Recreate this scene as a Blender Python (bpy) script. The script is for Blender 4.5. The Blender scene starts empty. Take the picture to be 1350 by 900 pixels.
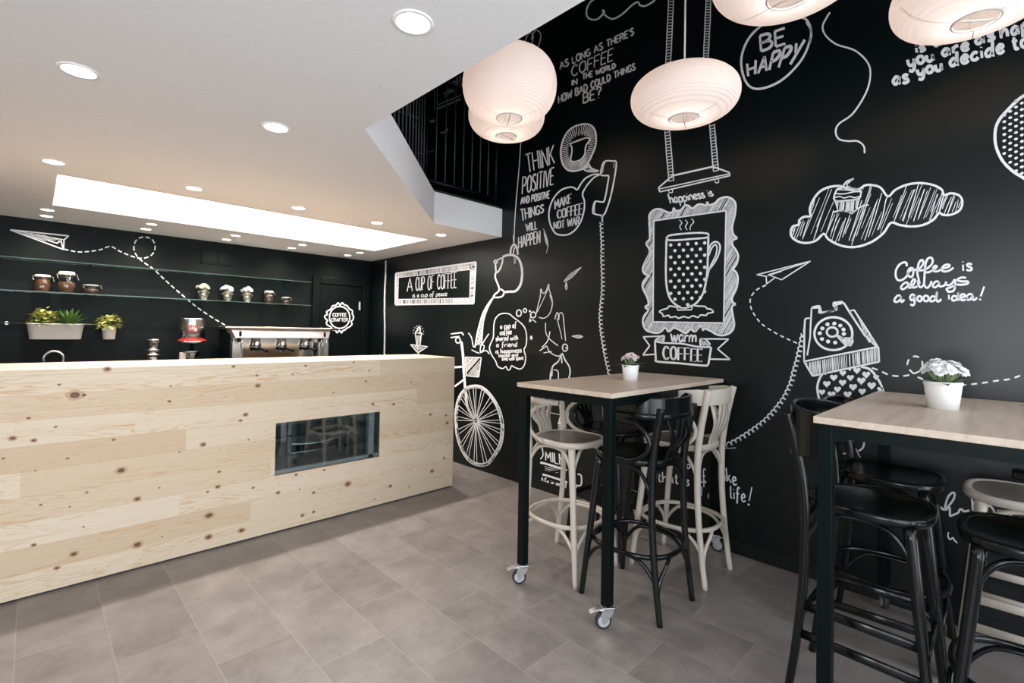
import bpy, bmesh, math, random
from mathutils import Vector, Matrix
random.seed(7)
scene = bpy.context.scene
COL = scene.collection
PI = math.pi

# ------------------------------------------------------------------ camera
FPX, CY = 640.92, 428.47
YAW, PIT, ROL = 0.7783978, -0.0147881, 0.01733747
CAM = Vector((0.0, 0.0, 1.40))
_c, _s = math.cos(YAW), math.sin(YAW)
_P = Matrix(((1, 0, 0), (0, math.cos(PIT), -math.sin(PIT)), (0, math.sin(PIT), math.cos(PIT))))
_R = Matrix(((math.cos(ROL), -math.sin(ROL), 0), (math.sin(ROL), math.cos(ROL), 0), (0, 0, 1)))
_W = Matrix(((_c, -_s, 0), (0, 0, -1), (_s, _c, 0)))      # world -> x right, y down, z forward
W2C = _R @ _P @ _W
C2W = W2C.transposed()
cam_data = bpy.data.cameras.new('camera')
cam = bpy.data.objects.new('camera', cam_data)
COL.objects.link(cam)
rx, ry, rz = C2W @ Vector((1, 0, 0)), C2W @ Vector((0, -1, 0)), C2W @ Vector((0, 0, -1))
cam.matrix_world = Matrix(((rx.x, ry.x, rz.x, CAM.x), (rx.y, ry.y, rz.y, CAM.y), (rx.z, ry.z, rz.z, CAM.z), (0, 0, 0, 1)))
cam_data.sensor_fit = 'HORIZONTAL'
cam_data.sensor_width = 36.0
cam_data.lens = 36.0 * FPX / 1350.0
cam_data.shift_x = 0.0
cam_data.shift_y = -(450.0 - CY) / 1350.0
cam_data.clip_start = 0.05
scene.camera = cam

# ------------------------------------------------------------------ world, exposure, daylight
scene.view_settings.view_transform = 'Standard'
scene.view_settings.look = 'None'
scene.view_settings.gamma = 1.0
scene.view_settings.use_curve_mapping = False
scene.view_settings.exposure = -0.12
w = bpy.data.worlds.new('sky'); scene.world = w; w.use_nodes = True
w.node_tree.nodes['Background'].inputs[0].default_value = (0.80, 0.90, 1.0, 1)
w.node_tree.nodes['Background'].inputs[1].default_value = 1.0

WINDOW_W, DOWN_W, DOWN_NEAR_W, LANTERN_W, COVE_E = 165.0, 66.0, 13.0, 2.4, 4.0
WARM = (1.0, 0.88, 0.76)

def area(name, loc, rot, sx, sy, power, col):
    l = bpy.data.lights.new(name, 'AREA'); l.shape = 'RECTANGLE'; l.size = sx; l.size_y = sy
    l.energy = power; l.color = col
    o = bpy.data.objects.new(name, l); o.location = loc; o.rotation_euler = rot; COL.objects.link(o)
    return o
# daylight through the shop front behind the photographer
XW, YB, YF, XL, ZC, ZT = 3.26, 6.07, -1.2, -3.2, 2.333, 5.6
area('daylight_and_fill', (0.7, YF - 0.15, 1.35), (PI / 2, 0, 0), 4.6, 2.3, WINDOW_W, (0.87, 0.935, 1.0))
area('daylight_and_fill', (2.1, YF - 0.15, 3.9), (PI / 2, 0, 0), 2.0, 2.0, WINDOW_W * 0.10, (0.93, 0.96, 1.0))

area('daylight_and_fill', (XL - 0.06, -0.25, 1.45), (PI / 2, 0, -PI / 2), 1.6, 1.5, 100.0, (0.90, 0.95, 1.0))  # added fill from the unseen left, brightens the right end of the black wall
# ------------------------------------------------------------------ materials
MATS = {}
def mat(name, col, rough=0.5, metal=0.0, spec=0.5, trans=0.0, ior=1.45, emit=None, estr=0.0, coat=0.0, bump=None):
    if name in MATS: return MATS[name]
    m = bpy.data.materials.new(name); m.use_nodes = True
    nt = m.node_tree; b = nt.nodes['Principled BSDF']
    b.inputs['Base Color'].default_value = (*col, 1)
    b.inputs['Roughness'].default_value = rough
    b.inputs['Metallic'].default_value = metal
    b.inputs['Specular IOR Level'].default_value = spec
    b.inputs['Transmission Weight'].default_value = trans
    b.inputs['IOR'].default_value = ior
    b.inputs['Coat Weight'].default_value = coat
    if emit:
        b.inputs['Emission Color'].default_value = (*emit, 1); b.inputs['Emission Strength'].default_value = estr
    # slight procedural variation in tone
    tc = nt.nodes.new('ShaderNodeTexCoord'); n = nt.nodes.new('ShaderNodeTexNoise')
    n.inputs['Scale'].default_value = bump[0] if bump else 6.0
    n.inputs['Detail'].default_value = 4
    nt.links.new(tc.outputs['Object'], n.inputs['Vector'])
    mix = nt.nodes.new('ShaderNodeMix'); mix.data_type = 'RGBA'
    mix.inputs['A'].default_value = (*[c * 0.93 for c in col], 1); mix.inputs['B'].default_value = (*[min(1, c * 1.07) for c in col], 1)
    nt.links.new(n.outputs['Fac'], mix.inputs['Factor']); nt.links.new(mix.outputs['Result'], b.inputs['Base Color'])
    if bump:
        bp = nt.nodes.new('ShaderNodeBump'); bp.inputs['Strength'].default_value = bump[1]; bp.inputs['Distance'].default_value = 0.002
        nt.links.new(n.outputs['Fac'], bp.inputs['Height']); nt.links.new(bp.outputs['Normal'], b.inputs['Normal'])
    MATS[name] = m
    return m

def N(nt, kind, **kw):
    n = nt.nodes.new(kind)
    for k, v in kw.items():
        if hasattr(n, k): setattr(n, k, v)
    return n
def math_node(nt, op, a, b=None):
    n = nt.nodes.new('ShaderNodeMath'); n.operation = op
    for i, v in enumerate((a, b)):
        if v is None: continue
        if isinstance(v, (int, float)): n.inputs[i].default_value = v
        else: nt.links.new(v, n.inputs[i])
    return n.outputs[0]
def ramp(nt, fac, stops):
    r = nt.nodes.new('ShaderNodeValToRGB')
    el = r.color_ramp.elements
    while len(el) > 1: el.remove(el[-1])
    el[0].position, el[0].color = stops[0][0], (*stops[0][1], 1)
    for p, c in stops[1:]:
        e = el.new(p); e.color = (*c, 1)
    nt.links.new(fac, r.inputs[0]); return r.outputs[0]
def mixc(nt, fac, a, b, mode='MIX'):
    n = nt.nodes.new('ShaderNodeMix'); n.data_type = 'RGBA'; n.blend_type = mode
    for sock, v in (('Factor', fac), ('A', a), ('B', b)):
        if isinstance(v, (int, float)): n.inputs[sock].default_value = v
        elif isinstance(v, tuple): n.inputs[sock].default_value = (*v, 1)
        else: nt.links.new(v, n.inputs[sock])
    return n.outputs['Result']

def pine_material():
    """knotty pine boards laid flat along X, each board its own tone"""
    m = bpy.data.materials.new('pine'); m.use_nodes = True; nt = m.node_tree; b = nt.nodes['Principled BSDF']
    g = nt.nodes.new('ShaderNodeTexCoord'); sp = nt.nodes.new('ShaderNodeSeparateXYZ')
    nt.links.new(g.outputs['Object'], sp.inputs[0]); x, y, z = sp.outputs
    zz = math_node(nt, 'ADD', z, math_node(nt, 'MULTIPLY', y, -1.0))
    row = math_node(nt, 'FLOOR', math_node(nt, 'DIVIDE', zz, 0.1295))
    wn = N(nt, 'ShaderNodeTexWhiteNoise', noise_dimensions='1D'); nt.links.new(row, wn.inputs['W'])
    seg = math_node(nt, 'FLOOR', math_node(nt, 'ADD', math_node(nt, 'DIVIDE', x, 1.9), math_node(nt, 'MULTIPLY', wn.outputs['Value'], 3.0)))
    wn2 = N(nt, 'ShaderNodeTexWhiteNoise', noise_dimensions='1D')
    nt.links.new(math_node(nt, 'ADD', math_node(nt, 'MULTIPLY', row, 7.31), math_node(nt, 'MULTIPLY', seg, 3.77)), wn2.inputs['W'])
    tone = wn2.outputs['Value']
    cb = nt.nodes.new('ShaderNodeCombineXYZ')
    nt.links.new(math_node(nt, 'ADD', math_node(nt, 'MULTIPLY', x, 0.9), math_node(nt, 'MULTIPLY', tone, 40.0)), cb.inputs[0])
    nt.links.new(math_node(nt, 'MULTIPLY', y, 6.0), cb.inputs[1])
    nt.links.new(math_node(nt, 'MULTIPLY', z, 9.0), cb.inputs[2])
    n1 = N(nt, 'ShaderNodeTexNoise'); n1.inputs['Scale'].default_value = 1.5; n1.inputs['Detail'].default_value = 3; n1.inputs['Distortion'].default_value = 0.5
    nt.links.new(cb.outputs[0], n1.inputs['Vector'])
    rings = math_node(nt, 'FRACT', math_node(nt, 'MULTIPLY', n1.outputs['Fac'], 14.0))
    line = ramp(nt, rings, [(0.0, (0, 0, 0)), (0.55, (0.08,) * 3), (0.86, (1, 1, 1)), (1.0, (0, 0, 0))])
    n2 = N(nt, 'ShaderNodeTexNoise'); n2.inputs['Scale'].default_value = 1.1; n2.inputs['Detail'].default_value = 2
    nt.links.new(cb.outputs[0], n2.inputs['Vector'])
    patch = ramp(nt, n2.outputs['Fac'], [(0.42, (0.12,) * 3), (0.66, (0.85,) * 3)])
    base = ramp(nt, tone, [(0.0, (0.59, 0.46, 0.325)), (0.35, (0.655, 0.54, 0.40)), (0.7, (0.70, 0.60, 0.46)), (1.0, (0.735, 0.645, 0.525))])
    cb3 = nt.nodes.new('ShaderNodeCombineXYZ')
    nt.links.new(math_node(nt, 'MULTIPLY', x, 1.2), cb3.inputs[0]); nt.links.new(math_node(nt, 'MULTIPLY', zz, 70.0), cb3.inputs[2])
    n3 = N(nt, 'ShaderNodeTexNoise'); n3.inputs['Scale'].default_value = 1.0; n3.inputs['Detail'].default_value = 5
    nt.links.new(cb3.outputs[0], n3.inputs['Vector'])
    base = mixc(nt, math_node(nt, 'MULTIPLY', n3.outputs['Fac'], 0.38), base, (0.60, 0.42, 0.26))
    lf = N(nt, 'ShaderNodeMath', operation='MULTIPLY'); nt.links.new(line, lf.inputs[0]); nt.links.new(patch, lf.inputs[1])
    col = mixc(nt, lf.outputs[0], base, (0.56, 0.33, 0.17))
    fr = math_node(nt, 'FRACT', math_node(nt, 'DIVIDE', zz, 0.1295))
    seam = ramp(nt, fr, [(0.0, (1, 1, 1)), (0.012, (0, 0, 0)), (0.99, (0, 0, 0)), (1.0, (1, 1, 1))])
    col = mixc(nt, math_node(nt, 'MULTIPLY', seam, 0.45), col, (0.38, 0.24, 0.13))
    nt.links.new(col, b.inputs['Base Color']); b.inputs['Roughness'].default_value = 0.5
    b.inputs['Specular IOR Level'].default_value = 0.3
    return m

def oak_material():
    m = bpy.data.materials.new('pale_oak'); m.use_nodes = True; nt = m.node_tree; b = nt.nodes['Principled BSDF']
    g = nt.nodes.new('ShaderNodeTexCoord'); mp = nt.nodes.new('ShaderNodeMapping'); mp.inputs['Scale'].default_value = (1.6, 26, 26)
    nt.links.new(g.outputs['Object'], mp.inputs[0])
    n = N(nt, 'ShaderNodeTexNoise'); n.inputs['Scale'].default_value = 1.6; n.inputs['Detail'].default_value = 5; n.inputs['Distortion'].default_value = 0.6
    nt.links.new(mp.outputs[0], n.inputs['Vector'])
    col = ramp(nt, n.outputs['Fac'], [(0.25, (0.46, 0.365, 0.285)), (0.5, (0.56, 0.455, 0.36)), (0.75, (0.63, 0.52, 0.42))])
    nt.links.new(col, b.inputs['Base Color']); b.inputs['Roughness'].default_value = 0.42
    return m

def tile_material():
    """0.3 x 0.6 m stone-effect tiles, long side along Y, neighbouring columns half a tile apart"""
    m = bpy.data.materials.new('stone_tiles'); m.use_nodes = True; nt = m.node_tree; b = nt.nodes['Principled BSDF']
    g = nt.nodes.new('ShaderNodeTexCoord'); mp = nt.nodes.new('ShaderNodeMapping')
    mp.inputs['Rotation'].default_value = (0, 0, PI / 2)
    nt.links.new(g.outputs['Object'], mp.inputs[0])
    sp = nt.nodes.new('ShaderNodeSeparateXYZ'); nt.links.new(g.outputs['Object'], sp.inputs[0])
    x, y, z = sp.outputs
    cx = math_node(nt, 'DIVIDE', math_node(nt, 'ADD', x, 0.022), 0.3)
    ci = math_node(nt, 'FLOOR', cx); cf = math_node(nt, 'FRACT', cx)
    half = math_node(nt, 'MULTIPLY', math_node(nt, 'ABSOLUTE', math_node(nt, 'MODULO', ci, 2.0)), 0.5)
    # columns drift by half a tile
    cyv = math_node(nt, 'ADD', math_node(nt, 'DIVIDE', math_node(nt, 'ADD', y, -1.095), 0.6), half)
    ri = math_node(nt, 'FLOOR', cyv); rf = math_node(nt, 'FRACT', cyv)
    ex = math_node(nt, 'MINIMUM', cf, math_node(nt, 'SUBTRACT', 1.0, cf))
    ey = math_node(nt, 'MULTIPLY', math_node(nt, 'MINIMUM', rf, math_node(nt, 'SUBTRACT', 1.0, rf)), 2.0)
    e = math_node(nt, 'MINIMUM', ex, ey)
    joint = ramp(nt, e, [(0.0, (1, 1, 1)), (0.0055, (1, 1, 1)), (0.010, (0, 0, 0))])
    wn = N(nt, 'ShaderNodeTexWhiteNoise', noise_dimensions='2D')
    cb = nt.nodes.new('ShaderNodeCombineXYZ'); nt.links.new(ci, cb.inputs[0]); nt.links.new(ri, cb.inputs[1])
    nt.links.new(cb.outputs[0], wn.inputs['Vector'])
    n1 = N(nt, 'ShaderNodeTexNoise'); n1.inputs['Scale'].default_value = 4.2; n1.inputs['Detail'].default_value = 9; n1.inputs['Roughness'].default_value = 0.70
    off = nt.nodes.new('ShaderNodeVectorMath'); off.operation = 'ADD'
    nt.links.new(g.outputs['Object'], off.inputs[0])
    sc = nt.nodes.new('ShaderNodeVectorMath'); sc.operation = 'SCALE'; sc.inputs['Scale'].default_value = 9.0
    nt.links.new(wn.outputs['Color'], sc.inputs[0]); nt.links.new(sc.outputs[0], off.inputs[1])
    nt.links.new(off.outputs[0], n1.inputs['Vector'])
    t = math_node(nt, 'ADD', math_node(nt, 'MULTIPLY', n1.outputs['Fac'], 0.80), math_node(nt, 'MULTIPLY', wn.outputs['Value'], 0.13))
    col = ramp(nt, t, [(0.28, (0.150, 0.134, 0.126)), (0.46, (0.215, 0.194, 0.184)), (0.66, (0.295, 0.268, 0.254))])
    col = mixc(nt, math_node(nt, 'MULTIPLY', joint, 0.27), col, (0.44, 0.42, 0.40))
    nt.links.new(col, b.inputs['Base Color'])
    b.inputs['Specular IOR Level'].default_value = 0.4
    r = math_node(nt, 'ADD', math_node(nt, 'MULTIPLY', n1.outputs['Fac'], 0.18), 0.28)
    nt.links.new(r, b.inputs['Roughness'])
    return m

def lantern_material():
    m = bpy.data.materials.new('rice_paper'); m.use_nodes = True; nt = m.node_tree
    for n in list(nt.nodes): nt.nodes.remove(n)
    out = nt.nodes.new('ShaderNodeOutputMaterial')
    d = nt.nodes.new('ShaderNodeBsdfDiffuse'); d.inputs[0].default_value = (0.80, 0.77, 0.76, 1)
    t = nt.nodes.new('ShaderNodeBsdfTranslucent'); t.inputs[0].default_value = (0.80, 0.73, 0.70, 1)
    g = nt.nodes.new('ShaderNodeTexCoord'); w_ = nt.nodes.new('ShaderNodeTexWave')
    w_.wave_type = 'BANDS'; w_.bands_direction = 'Z'; w_.inputs['Scale'].default_value = 26.0; w_.inputs['Distortion'].default_value = 0.25
    nt.links.new(g.outputs['Object'], w_.inputs['Vector'])
    bp = nt.nodes.new('ShaderNodeBump'); bp.inputs['Strength'].default_value = 0.35; bp.inputs['Distance'].default_value = 0.004
    nt.links.new(w_.outputs['Fac'], bp.inputs['Height'])
    nt.links.new(bp.outputs[0], d.inputs['Normal']); nt.links.new(bp.outputs[0], t.inputs['Normal'])
    mx = nt.nodes.new('ShaderNodeMixShader'); mx.inputs[0].default_value = 0.45
    nt.links.new(d.outputs[0], mx.inputs[1]); nt.links.new(t.outputs[0], mx.inputs[2]); nt.links.new(mx.outputs[0], out.inputs[0])
    return m

def glass_material(name='clear_glass', tint=(0.93, 0.98, 0.96), gloss=0.10, facing=0.85):
    m = bpy.data.materials.new(name); m.use_nodes = True; nt = m.node_tree
    for n in list(nt.nodes): nt.nodes.remove(n)
    out = nt.nodes.new('ShaderNodeOutputMaterial'); t = nt.nodes.new('ShaderNodeBsdfTransparent'); t.inputs[0].default_value = (*tint, 1)
    g = nt.nodes.new('ShaderNodeBsdfGlossy'); g.inputs['Roughness'].default_value = 0.03
    lw = nt.nodes.new('ShaderNodeLayerWeight'); lw.inputs[0].default_value = 0.3
    f = math_node(nt, 'ADD', math_node(nt, 'MULTIPLY', lw.outputs['Fresnel'], facing), gloss)
    mx = nt.nodes.new('ShaderNodeMixShader'); nt.links.new(f, mx.inputs[0])
    nt.links.new(t.outputs[0], mx.inputs[1]); nt.links.new(g.outputs[0], mx.inputs[2]); nt.links.new(mx.outputs[0], out.inputs[0])
    return m

PINE, OAK, TILES, PAPER, GLASS = pine_material(), oak_material(), tile_material(), lantern_material(), glass_material()
BLACKWALL = mat('black_satin_wall', (0.0016, 0.0046, 0.0046), 0.33, spec=0.50, bump=(40, 0.04))
BACKWALL = mat('black_matt_wall', (0.0022, 0.0050, 0.0050), 0.5, spec=0.2, bump=(40, 0.06))
BLACKTRIM = mat('black_trim', (0.003, 0.0052, 0.0052), 0.38)
GREYWALL = mat('grey_plaster', (0.42, 0.41, 0.40), 0.8, spec=0.2, bump=(60, 0.05))
WHITE = mat('white_plaster', (0.78, 0.765, 0.76), 0.8, spec=0.2, bump=(60, 0.05))
CHALK = mat('chalk_paint', (0.80, 0.80, 0.82), 0.75, spec=0.2, bump=(90, 0.3))
CHALKTHIN = mat('chalk_paint_thin', (0.50, 0.51, 0.52), 0.8, spec=0.2)
BLACKMETAL = mat('black_powder_coat', (0.0020, 0.0050, 0.0050), 0.36, spec=0.15)
BLACKWOOD = mat('black_lacquered_wood', (0.0030, 0.0042, 0.0044), 0.20, spec=0.5)
BLACKSEAT = mat('black_lacquered_seat', (0.0022, 0.0030, 0.0032), 0.20, spec=0.45)
BEIGE = mat('beige_painted_wood', (0.56, 0.50, 0.435), 0.42)
TAUPE = mat('taupe_varnished_seat', (0.21, 0.182, 0.158), 0.26, spec=0.6)
STEEL = mat('brushed_steel', (0.62, 0.59, 0.55), 0.24, metal=1.0)
CHROME = mat('chrome', (0.72, 0.70, 0.68), 0.10, metal=1.0)
ZINC = mat('zinc_plate', (0.52, 0.52, 0.53), 0.28, metal=0.85)
RUBBER = mat('grey_rubber', (0.030, 0.032, 0.036), 0.6)
HUBGREY = mat('pale_grey_plastic', (0.46, 0.46, 0.47), 0.5)
WHITEPOT = mat('white_glazed_pot', (0.90, 0.90, 0.90), 0.35)
CREAMPOT = mat('cream_pot', (0.84, 0.77, 0.69), 0.45)
LEAF = mat('green_leaf', (0.055, 0.115, 0.042), 0.45)
LEAFY = mat('yellow_green_leaf', (0.50, 0.50, 0.17), 0.5)
LEAFD = mat('fresh_green_leaf', (0.085, 0.17, 0.035), 0.45)
SOIL = mat('soil', (0.03, 0.02, 0.014), 0.95)
PETALW = mat('white_petal', (0.88, 0.88, 0.88), 0.6)
PETALP = mat('pale_pink_petal', (0.86, 0.74, 0.76), 0.6)
PETALC = mat('cream_petal', (0.84, 0.78, 0.58), 0.6)
PINKC = mat('dusky_flower_centre', (0.50, 0.22, 0.20), 0.6)
REDM = mat('red_enamel', (0.42, 0.035, 0.025), 0.45)
SPICE = mat('brown_spice', (0.14, 0.062, 0.030), 0.8, bump=(120, 0.8))
BEANS = mat('dark_roasted_beans', (0.06, 0.030, 0.018), 0.6, bump=(120, 0.8))
LIDM = mat('pale_jar_lid', (0.66, 0.60, 0.52), 0.35)
KNOT = mat('pine_knot', (0.16, 0.080, 0.045), 0.5)
KNOTH = mat('pine_knot_halo', (0.52, 0.345, 0.21), 0.5)
LAMPON = mat('lit_lamp_disc', (1, 1, 1), 0.5, emit=(1.0, 0.93, 0.85), estr=14.0)
COVEON = mat('lit_cove_diffuser', (1, 1, 1), 0.5, emit=(1.0, 0.97, 0.93), estr=COVE_E)
BULB = mat('lit_bulb', (1, 1, 1), 0.5, emit=(1.0, 0.80, 0.62), estr=10.0)
RIMW = mat('white_lamp_rim', (0.85, 0.84, 0.83), 0.4)
GREENGLASS = mat('green_glass_edge', (0.045, 0.075, 0.066), 0.15, spec=0.6)

# ------------------------------------------------------------------ mesh helper
class MB:
    """collects shapes, then links them as ONE mesh object"""
    def __init__(self): self.v, self.f, self.mi, self.sm = [], [], [], []
    def add(self, vs, fs, m=0, smooth=False):
        o = len(self.v); self.v += [tuple(p) for p in vs]
        for q in fs: self.f.append([i + o for i in q]); self.mi.append(m); self.sm.append(smooth)
        return self
    def box(self, a, b, m=0):
        (x0, y0, z0), (x1, y1, z1) = a, b
        v = [(x0, y0, z0), (x1, y0, z0), (x1, y1, z0), (x0, y1, z0), (x0, y0, z1), (x1, y0, z1), (x1, y1, z1), (x0, y1, z1)]
        return self.add(v, [(3, 2, 1, 0), (4, 5, 6, 7), (0, 1, 5, 4), (1, 2, 6, 5), (2, 3, 7, 6), (3, 0, 4, 7)], m)
    def sweep(self, pts, section, closed=False, m=0, smooth=True, up=None, scales=None, caps=True):
        """carry a 2-D section along a path; up fixes the frame (else parallel transport)"""
        P = [Vector(p) for p in pts]; n = len(P); k = len(section); vs = []
        T = []
        for i in range(n):
            a = P[(i - 1) % n] if (closed or i > 0) else P[i]
            b = P[(i + 1) % n] if (closed or i < n - 1) else P[i]
            t = (b - a); T.append(t.normalized() if t.length > 1e-9 else Vector((0, 0, 1)))
        ref = Vector(up) if up else (Vector((0, 0, 1)) if abs(T[0].z) < 0.9 else Vector((1, 0, 0)))
        u = (ref - T[0] * ref.dot(T[0])).normalized()
        for i in range(n):
            r_ = Vector(up) if up else u
            u = (r_ - T[i] * r_.dot(T[i]))
            u = u.normalized() if u.length > 1e-6 else Vector((1, 0, 0))
            s_ = T[i].cross(u); s = scales[i] if scales else 1.0
            for (a, b) in section: vs.append(P[i] + s_ * (a * s) + u * (b * s))
        fs = []
        for i in range(n if closed else n - 1):
            j = (i + 1) % n
            for q in range(k):
                r = (q + 1) % k
                fs.append((i * k + q, i * k + r, j * k + r, j * k + q))
        self.add(vs, fs, m, smooth)
        if not closed and caps:
            o = len(self.v) - n * k
            self.f.append([o + q for q in range(k)][::-1]); self.mi.append(m); self.sm.append(False)
            self.f.append([o + (n - 1) * k + q for q in range(k)]); self.mi.append(m); self.sm.append(False)
        return self
    def tube(self, pts, r, closed=False, m=0, k=10, scales=None, up=None):
        sec = [(r * math.cos(2 * PI * i / k), r * math.sin(2 * PI * i / k)) for i in range(k)]
        return self.sweep(pts, sec, closed, m, True, up, scales)
    def strip(self, pts, wdt, th, closed=False, m=0, up=(0, 0, 1), scales=None):
        """flat bar: wdt along up, th across"""
        a, b = th / 2, wdt / 2; c = min(a, b) * 0.35
        sec = [(-a, -b + c), (-a + c, -b), (a - c, -b), (a, -b + c), (a, b - c), (a - c, b), (-a + c, b), (-a, b - c)]
        return self.sweep(pts, sec, closed, m, True, up, scales)
    def lathe(self, prof, c=(0, 0, 0), n=32, m=0, axis='z', smooth=True, sx=1.0, sy=1.0, caps=True):
        vs, fs, rings = [], [], []
        for (r, z) in prof:
            ids = []
            for i in range(n):
                a = 2 * PI * i / n; x, y = r * math.cos(a) * sx, r * math.sin(a) * sy
                p = (x, y, z) if axis == 'z' else ((x, z, y) if axis == 'y' else (z, x, y))
                ids.append(len(vs)); vs.append((p[0] + c[0], p[1] + c[1], p[2] + c[2]))
            rings.append(ids)
        for a, b in zip(rings, rings[1:]):
            for i in range(n): fs.append((a[i], a[(i + 1) % n], b[(i + 1) % n], b[i]))
        self.add(vs, fs, m, smooth)
        for ids, rev, r in ((rings[0], True, prof[0][0]), (rings[-1], False, prof[-1][0])):
            if caps and r > 2e-3:
                o = len(self.v) - len(vs); q = [o + i for i in ids]
                self.f.append(q[::-1] if rev else q); self.mi.append(m); self.sm.append(False)
        return self
    def prism(self, poly, z0, z1, m=0):
        n = len(poly); vs = [(x, y, z0) for x, y in poly] + [(x, y, z1) for x, y in poly]
        fs = [tuple(range(n))[::-1], tuple(range(n, 2 * n))] + [(i, (i + 1) % n, n + (i + 1) % n, n + i) for i in range(n)]
        return self.add(vs, fs, m)
    def ellipsoid(self, c, rx, ry, rz, n=12, m=0):
        prof = [(math.sin(PI * i / n), -math.cos(PI * i / n)) for i in range(n + 1)]
        o = MB(); o.lathe([(max(r, 1e-5), z) for r, z in prof], n=n * 2)
        return self.add([(c[0] + x * rx, c[1] + y * ry, c[2] + z * rz) for x, y, z in o.v], [f for f in o.f], m, True)
    def build(self, name, mats, parent=None, bevel=0.0, seg=2, recalc=True):
        me = bpy.data.meshes.new(name); me.from_pydata(self.v, [], self.f)
        mats = mats if isinstance(mats, (list, tuple)) else [mats]
        for mm in mats: me.materials.append(mm)
        for p, mi, s in zip(me.polygons, self.mi, self.sm): p.material_index = mi; p.use_smooth = s
        if recalc:
            b = bmesh.new(); b.from_mesh(me); bmesh.ops.recalc_face_normals(b, faces=b.faces); b.to_mesh(me); b.free()
        o = bpy.data.objects.new(name, me); COL.objects.link(o)
        if parent is not None: o.parent = parent
        if bevel:
            md = o.modifiers.new('bevel', 'BEVEL'); md.width = bevel; md.segments = seg; md.limit_method = 'ANGLE'; md.angle_limit = 0.6
        return o

def thing(name, label, cat, loc=(0, 0, 0), rz=0.0, group=None):
    o = bpy.data.objects.new(name, None); COL.objects.link(o); o.empty_display_size = 0.1
    o.location = loc; o.rotation_euler = (0, 0, rz)
    return tag(o, label, cat, group)
def tag(o, label, cat, group=None):
    o['label'] = label; o['category'] = cat
    if group: o['group'] = group
    return o
def structure(o, label=None):
    o['kind'] = 'structure'
    if label: o['label'] = label
    return o
def kids(o): return [c for c in COL.objects if c.parent == o]
def copy_tree(o, parent=None):
    c = o.copy(); COL.objects.link(c); c.parent = parent
    for ch in kids(o): copy_tree(ch, c)
    return c
def smooth_path(pts, n=6, closed=False):
    P = [Vector(p) for p in pts]; m = len(P); out = []
    for i in range(m if closed else m - 1):
        if closed: a, b, c, d = P[(i - 1) % m], P[i], P[(i + 1) % m], P[(i + 2) % m]
        else: a, b, c, d = P[max(i - 1, 0)], P[i], P[i + 1], P[min(i + 2, m - 1)]
        for j in range(n):
            t = j / n
            out.append(0.5 * ((2 * b) + (c - a) * t + (2 * a - 5 * b + 4 * c - d) * t * t + (3 * b - a - 3 * c + d) * t ** 3))
    if not closed: out.append(P[-1])
    return out
# ------------------------------------------------------------------ the room
structure(MB().box((XL, YF, -0.1), (XW, YB, 0.0)).build('floor', TILES))
# lower ceiling over the bar: a slab with a light well, an angled corner and an open void along the right wall
SLAB = 0.275
CX0, CX1, CY0, CY1 = 0.09, 2.86, 4.145, 5.235
cb_ = MB()
cb_.prism([(XL, YF), (1.08, YF), (1.08, 2.09), (2.45, 3.47), (XW, 3.47), (XW, CY0), (XL, CY0)], ZC, ZC + SLAB)
cb_.box((XL, CY0, ZC), (CX0, CY1, ZC + SLAB)); cb_.box((CX1, CY0, ZC), (XW, CY1, ZC + SLAB))
cb_.box((XL, CY1, ZC), (XW, YB, ZC + SLAB))
ceil = structure(cb_.build('ceiling', WHITE))
# lit well above the bar
lw_ = MB()
lw_.box((CX0 - 0.02, CY0 - 0.02, ZC + 0.20), (CX1 + 0.02, CY1 + 0.02, ZC + 0.22), 0)
well = tag(lw_.build('ceiling_light_panel', [COVEON]), 'long white lit light well sunk into the ceiling above the bar', 'ceiling light')
structure(MB().box((XL, YF, ZT), (XW + 0.1, YB + 0.1, ZT + 0.1)).build('ceiling', mat('dark_upper_ceiling', (0.03, 0.03, 0.032), 0.8)))
wall_r = structure(MB().box((XW, YF, 0.0), (XW + 0.1, YB + 0.1, ZT)).build('wall_right', BLACKWALL))
wall_b = structure(MB().box((XL - 0.1, YB, 0.0), (XW, YB + 0.1, ZT)).build('wall_back', BACKWALL))
lw = MB()
lw.box((XL - 0.1, YF, 0.0), (XL, YB, 0.7)); lw.box((XL - 0.1, YF, 2.2), (XL, YB, ZT)); lw.box((XL - 0.1, YF, 0.7), (XL, -1.05, 2.2)); lw.box((XL - 0.1, 0.55, 0.7), (XL, YB, 2.2))
structure(lw.build('wall_left', GREYWALL))
w3 = MB()
for y in (-1.05, 0.51): w3.box((XL - 0.05, y, 0.7), (XL - 0.01, y + 0.04, 2.2))
for z in (0.7, 2.16): w3.box((XL - 0.05, -1.05, z), (XL - 0.01, 0.55, z + 0.04))
structure(w3.build('added_window', BLACKMETAL))  # unseen left window, added as an opening for the side fill
fw = MB()
fw.box((XL - 0.1, YF - 0.1, 0), (-2.5, YF, ZT)); fw.box((3.1, YF - 0.1, 0), (XW + 0.1, YF, ZT))
fw.box((-2.5, YF - 0.1, 2.55), (3.1, YF, 2.8)); fw.box((-2.5, YF - 0.1, 2.8), (1.05, YF, ZT)); fw.box((1.05, YF - 0.1, 5.0), (3.1, YF, ZT))
fw.box((-2.5, YF - 0.1, 0), (3.1, YF, 0.1))
structure(fw.build('wall_front', GREYWALL))
wf = MB()
for x in (-2.5, -0.65, 1.2, 3.05): wf.box((x, YF - 0.08, 0.1), (x + 0.05, YF - 0.02, 2.55))
wf.box((-2.5, YF - 0.08, 0.1), (3.1, YF - 0.02, 0.15)); wf.box((-2.5, YF - 0.08, 2.5), (3.1, YF - 0.02, 2.55))
win = structure(wf.build('window_1', BLACKMETAL))
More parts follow.
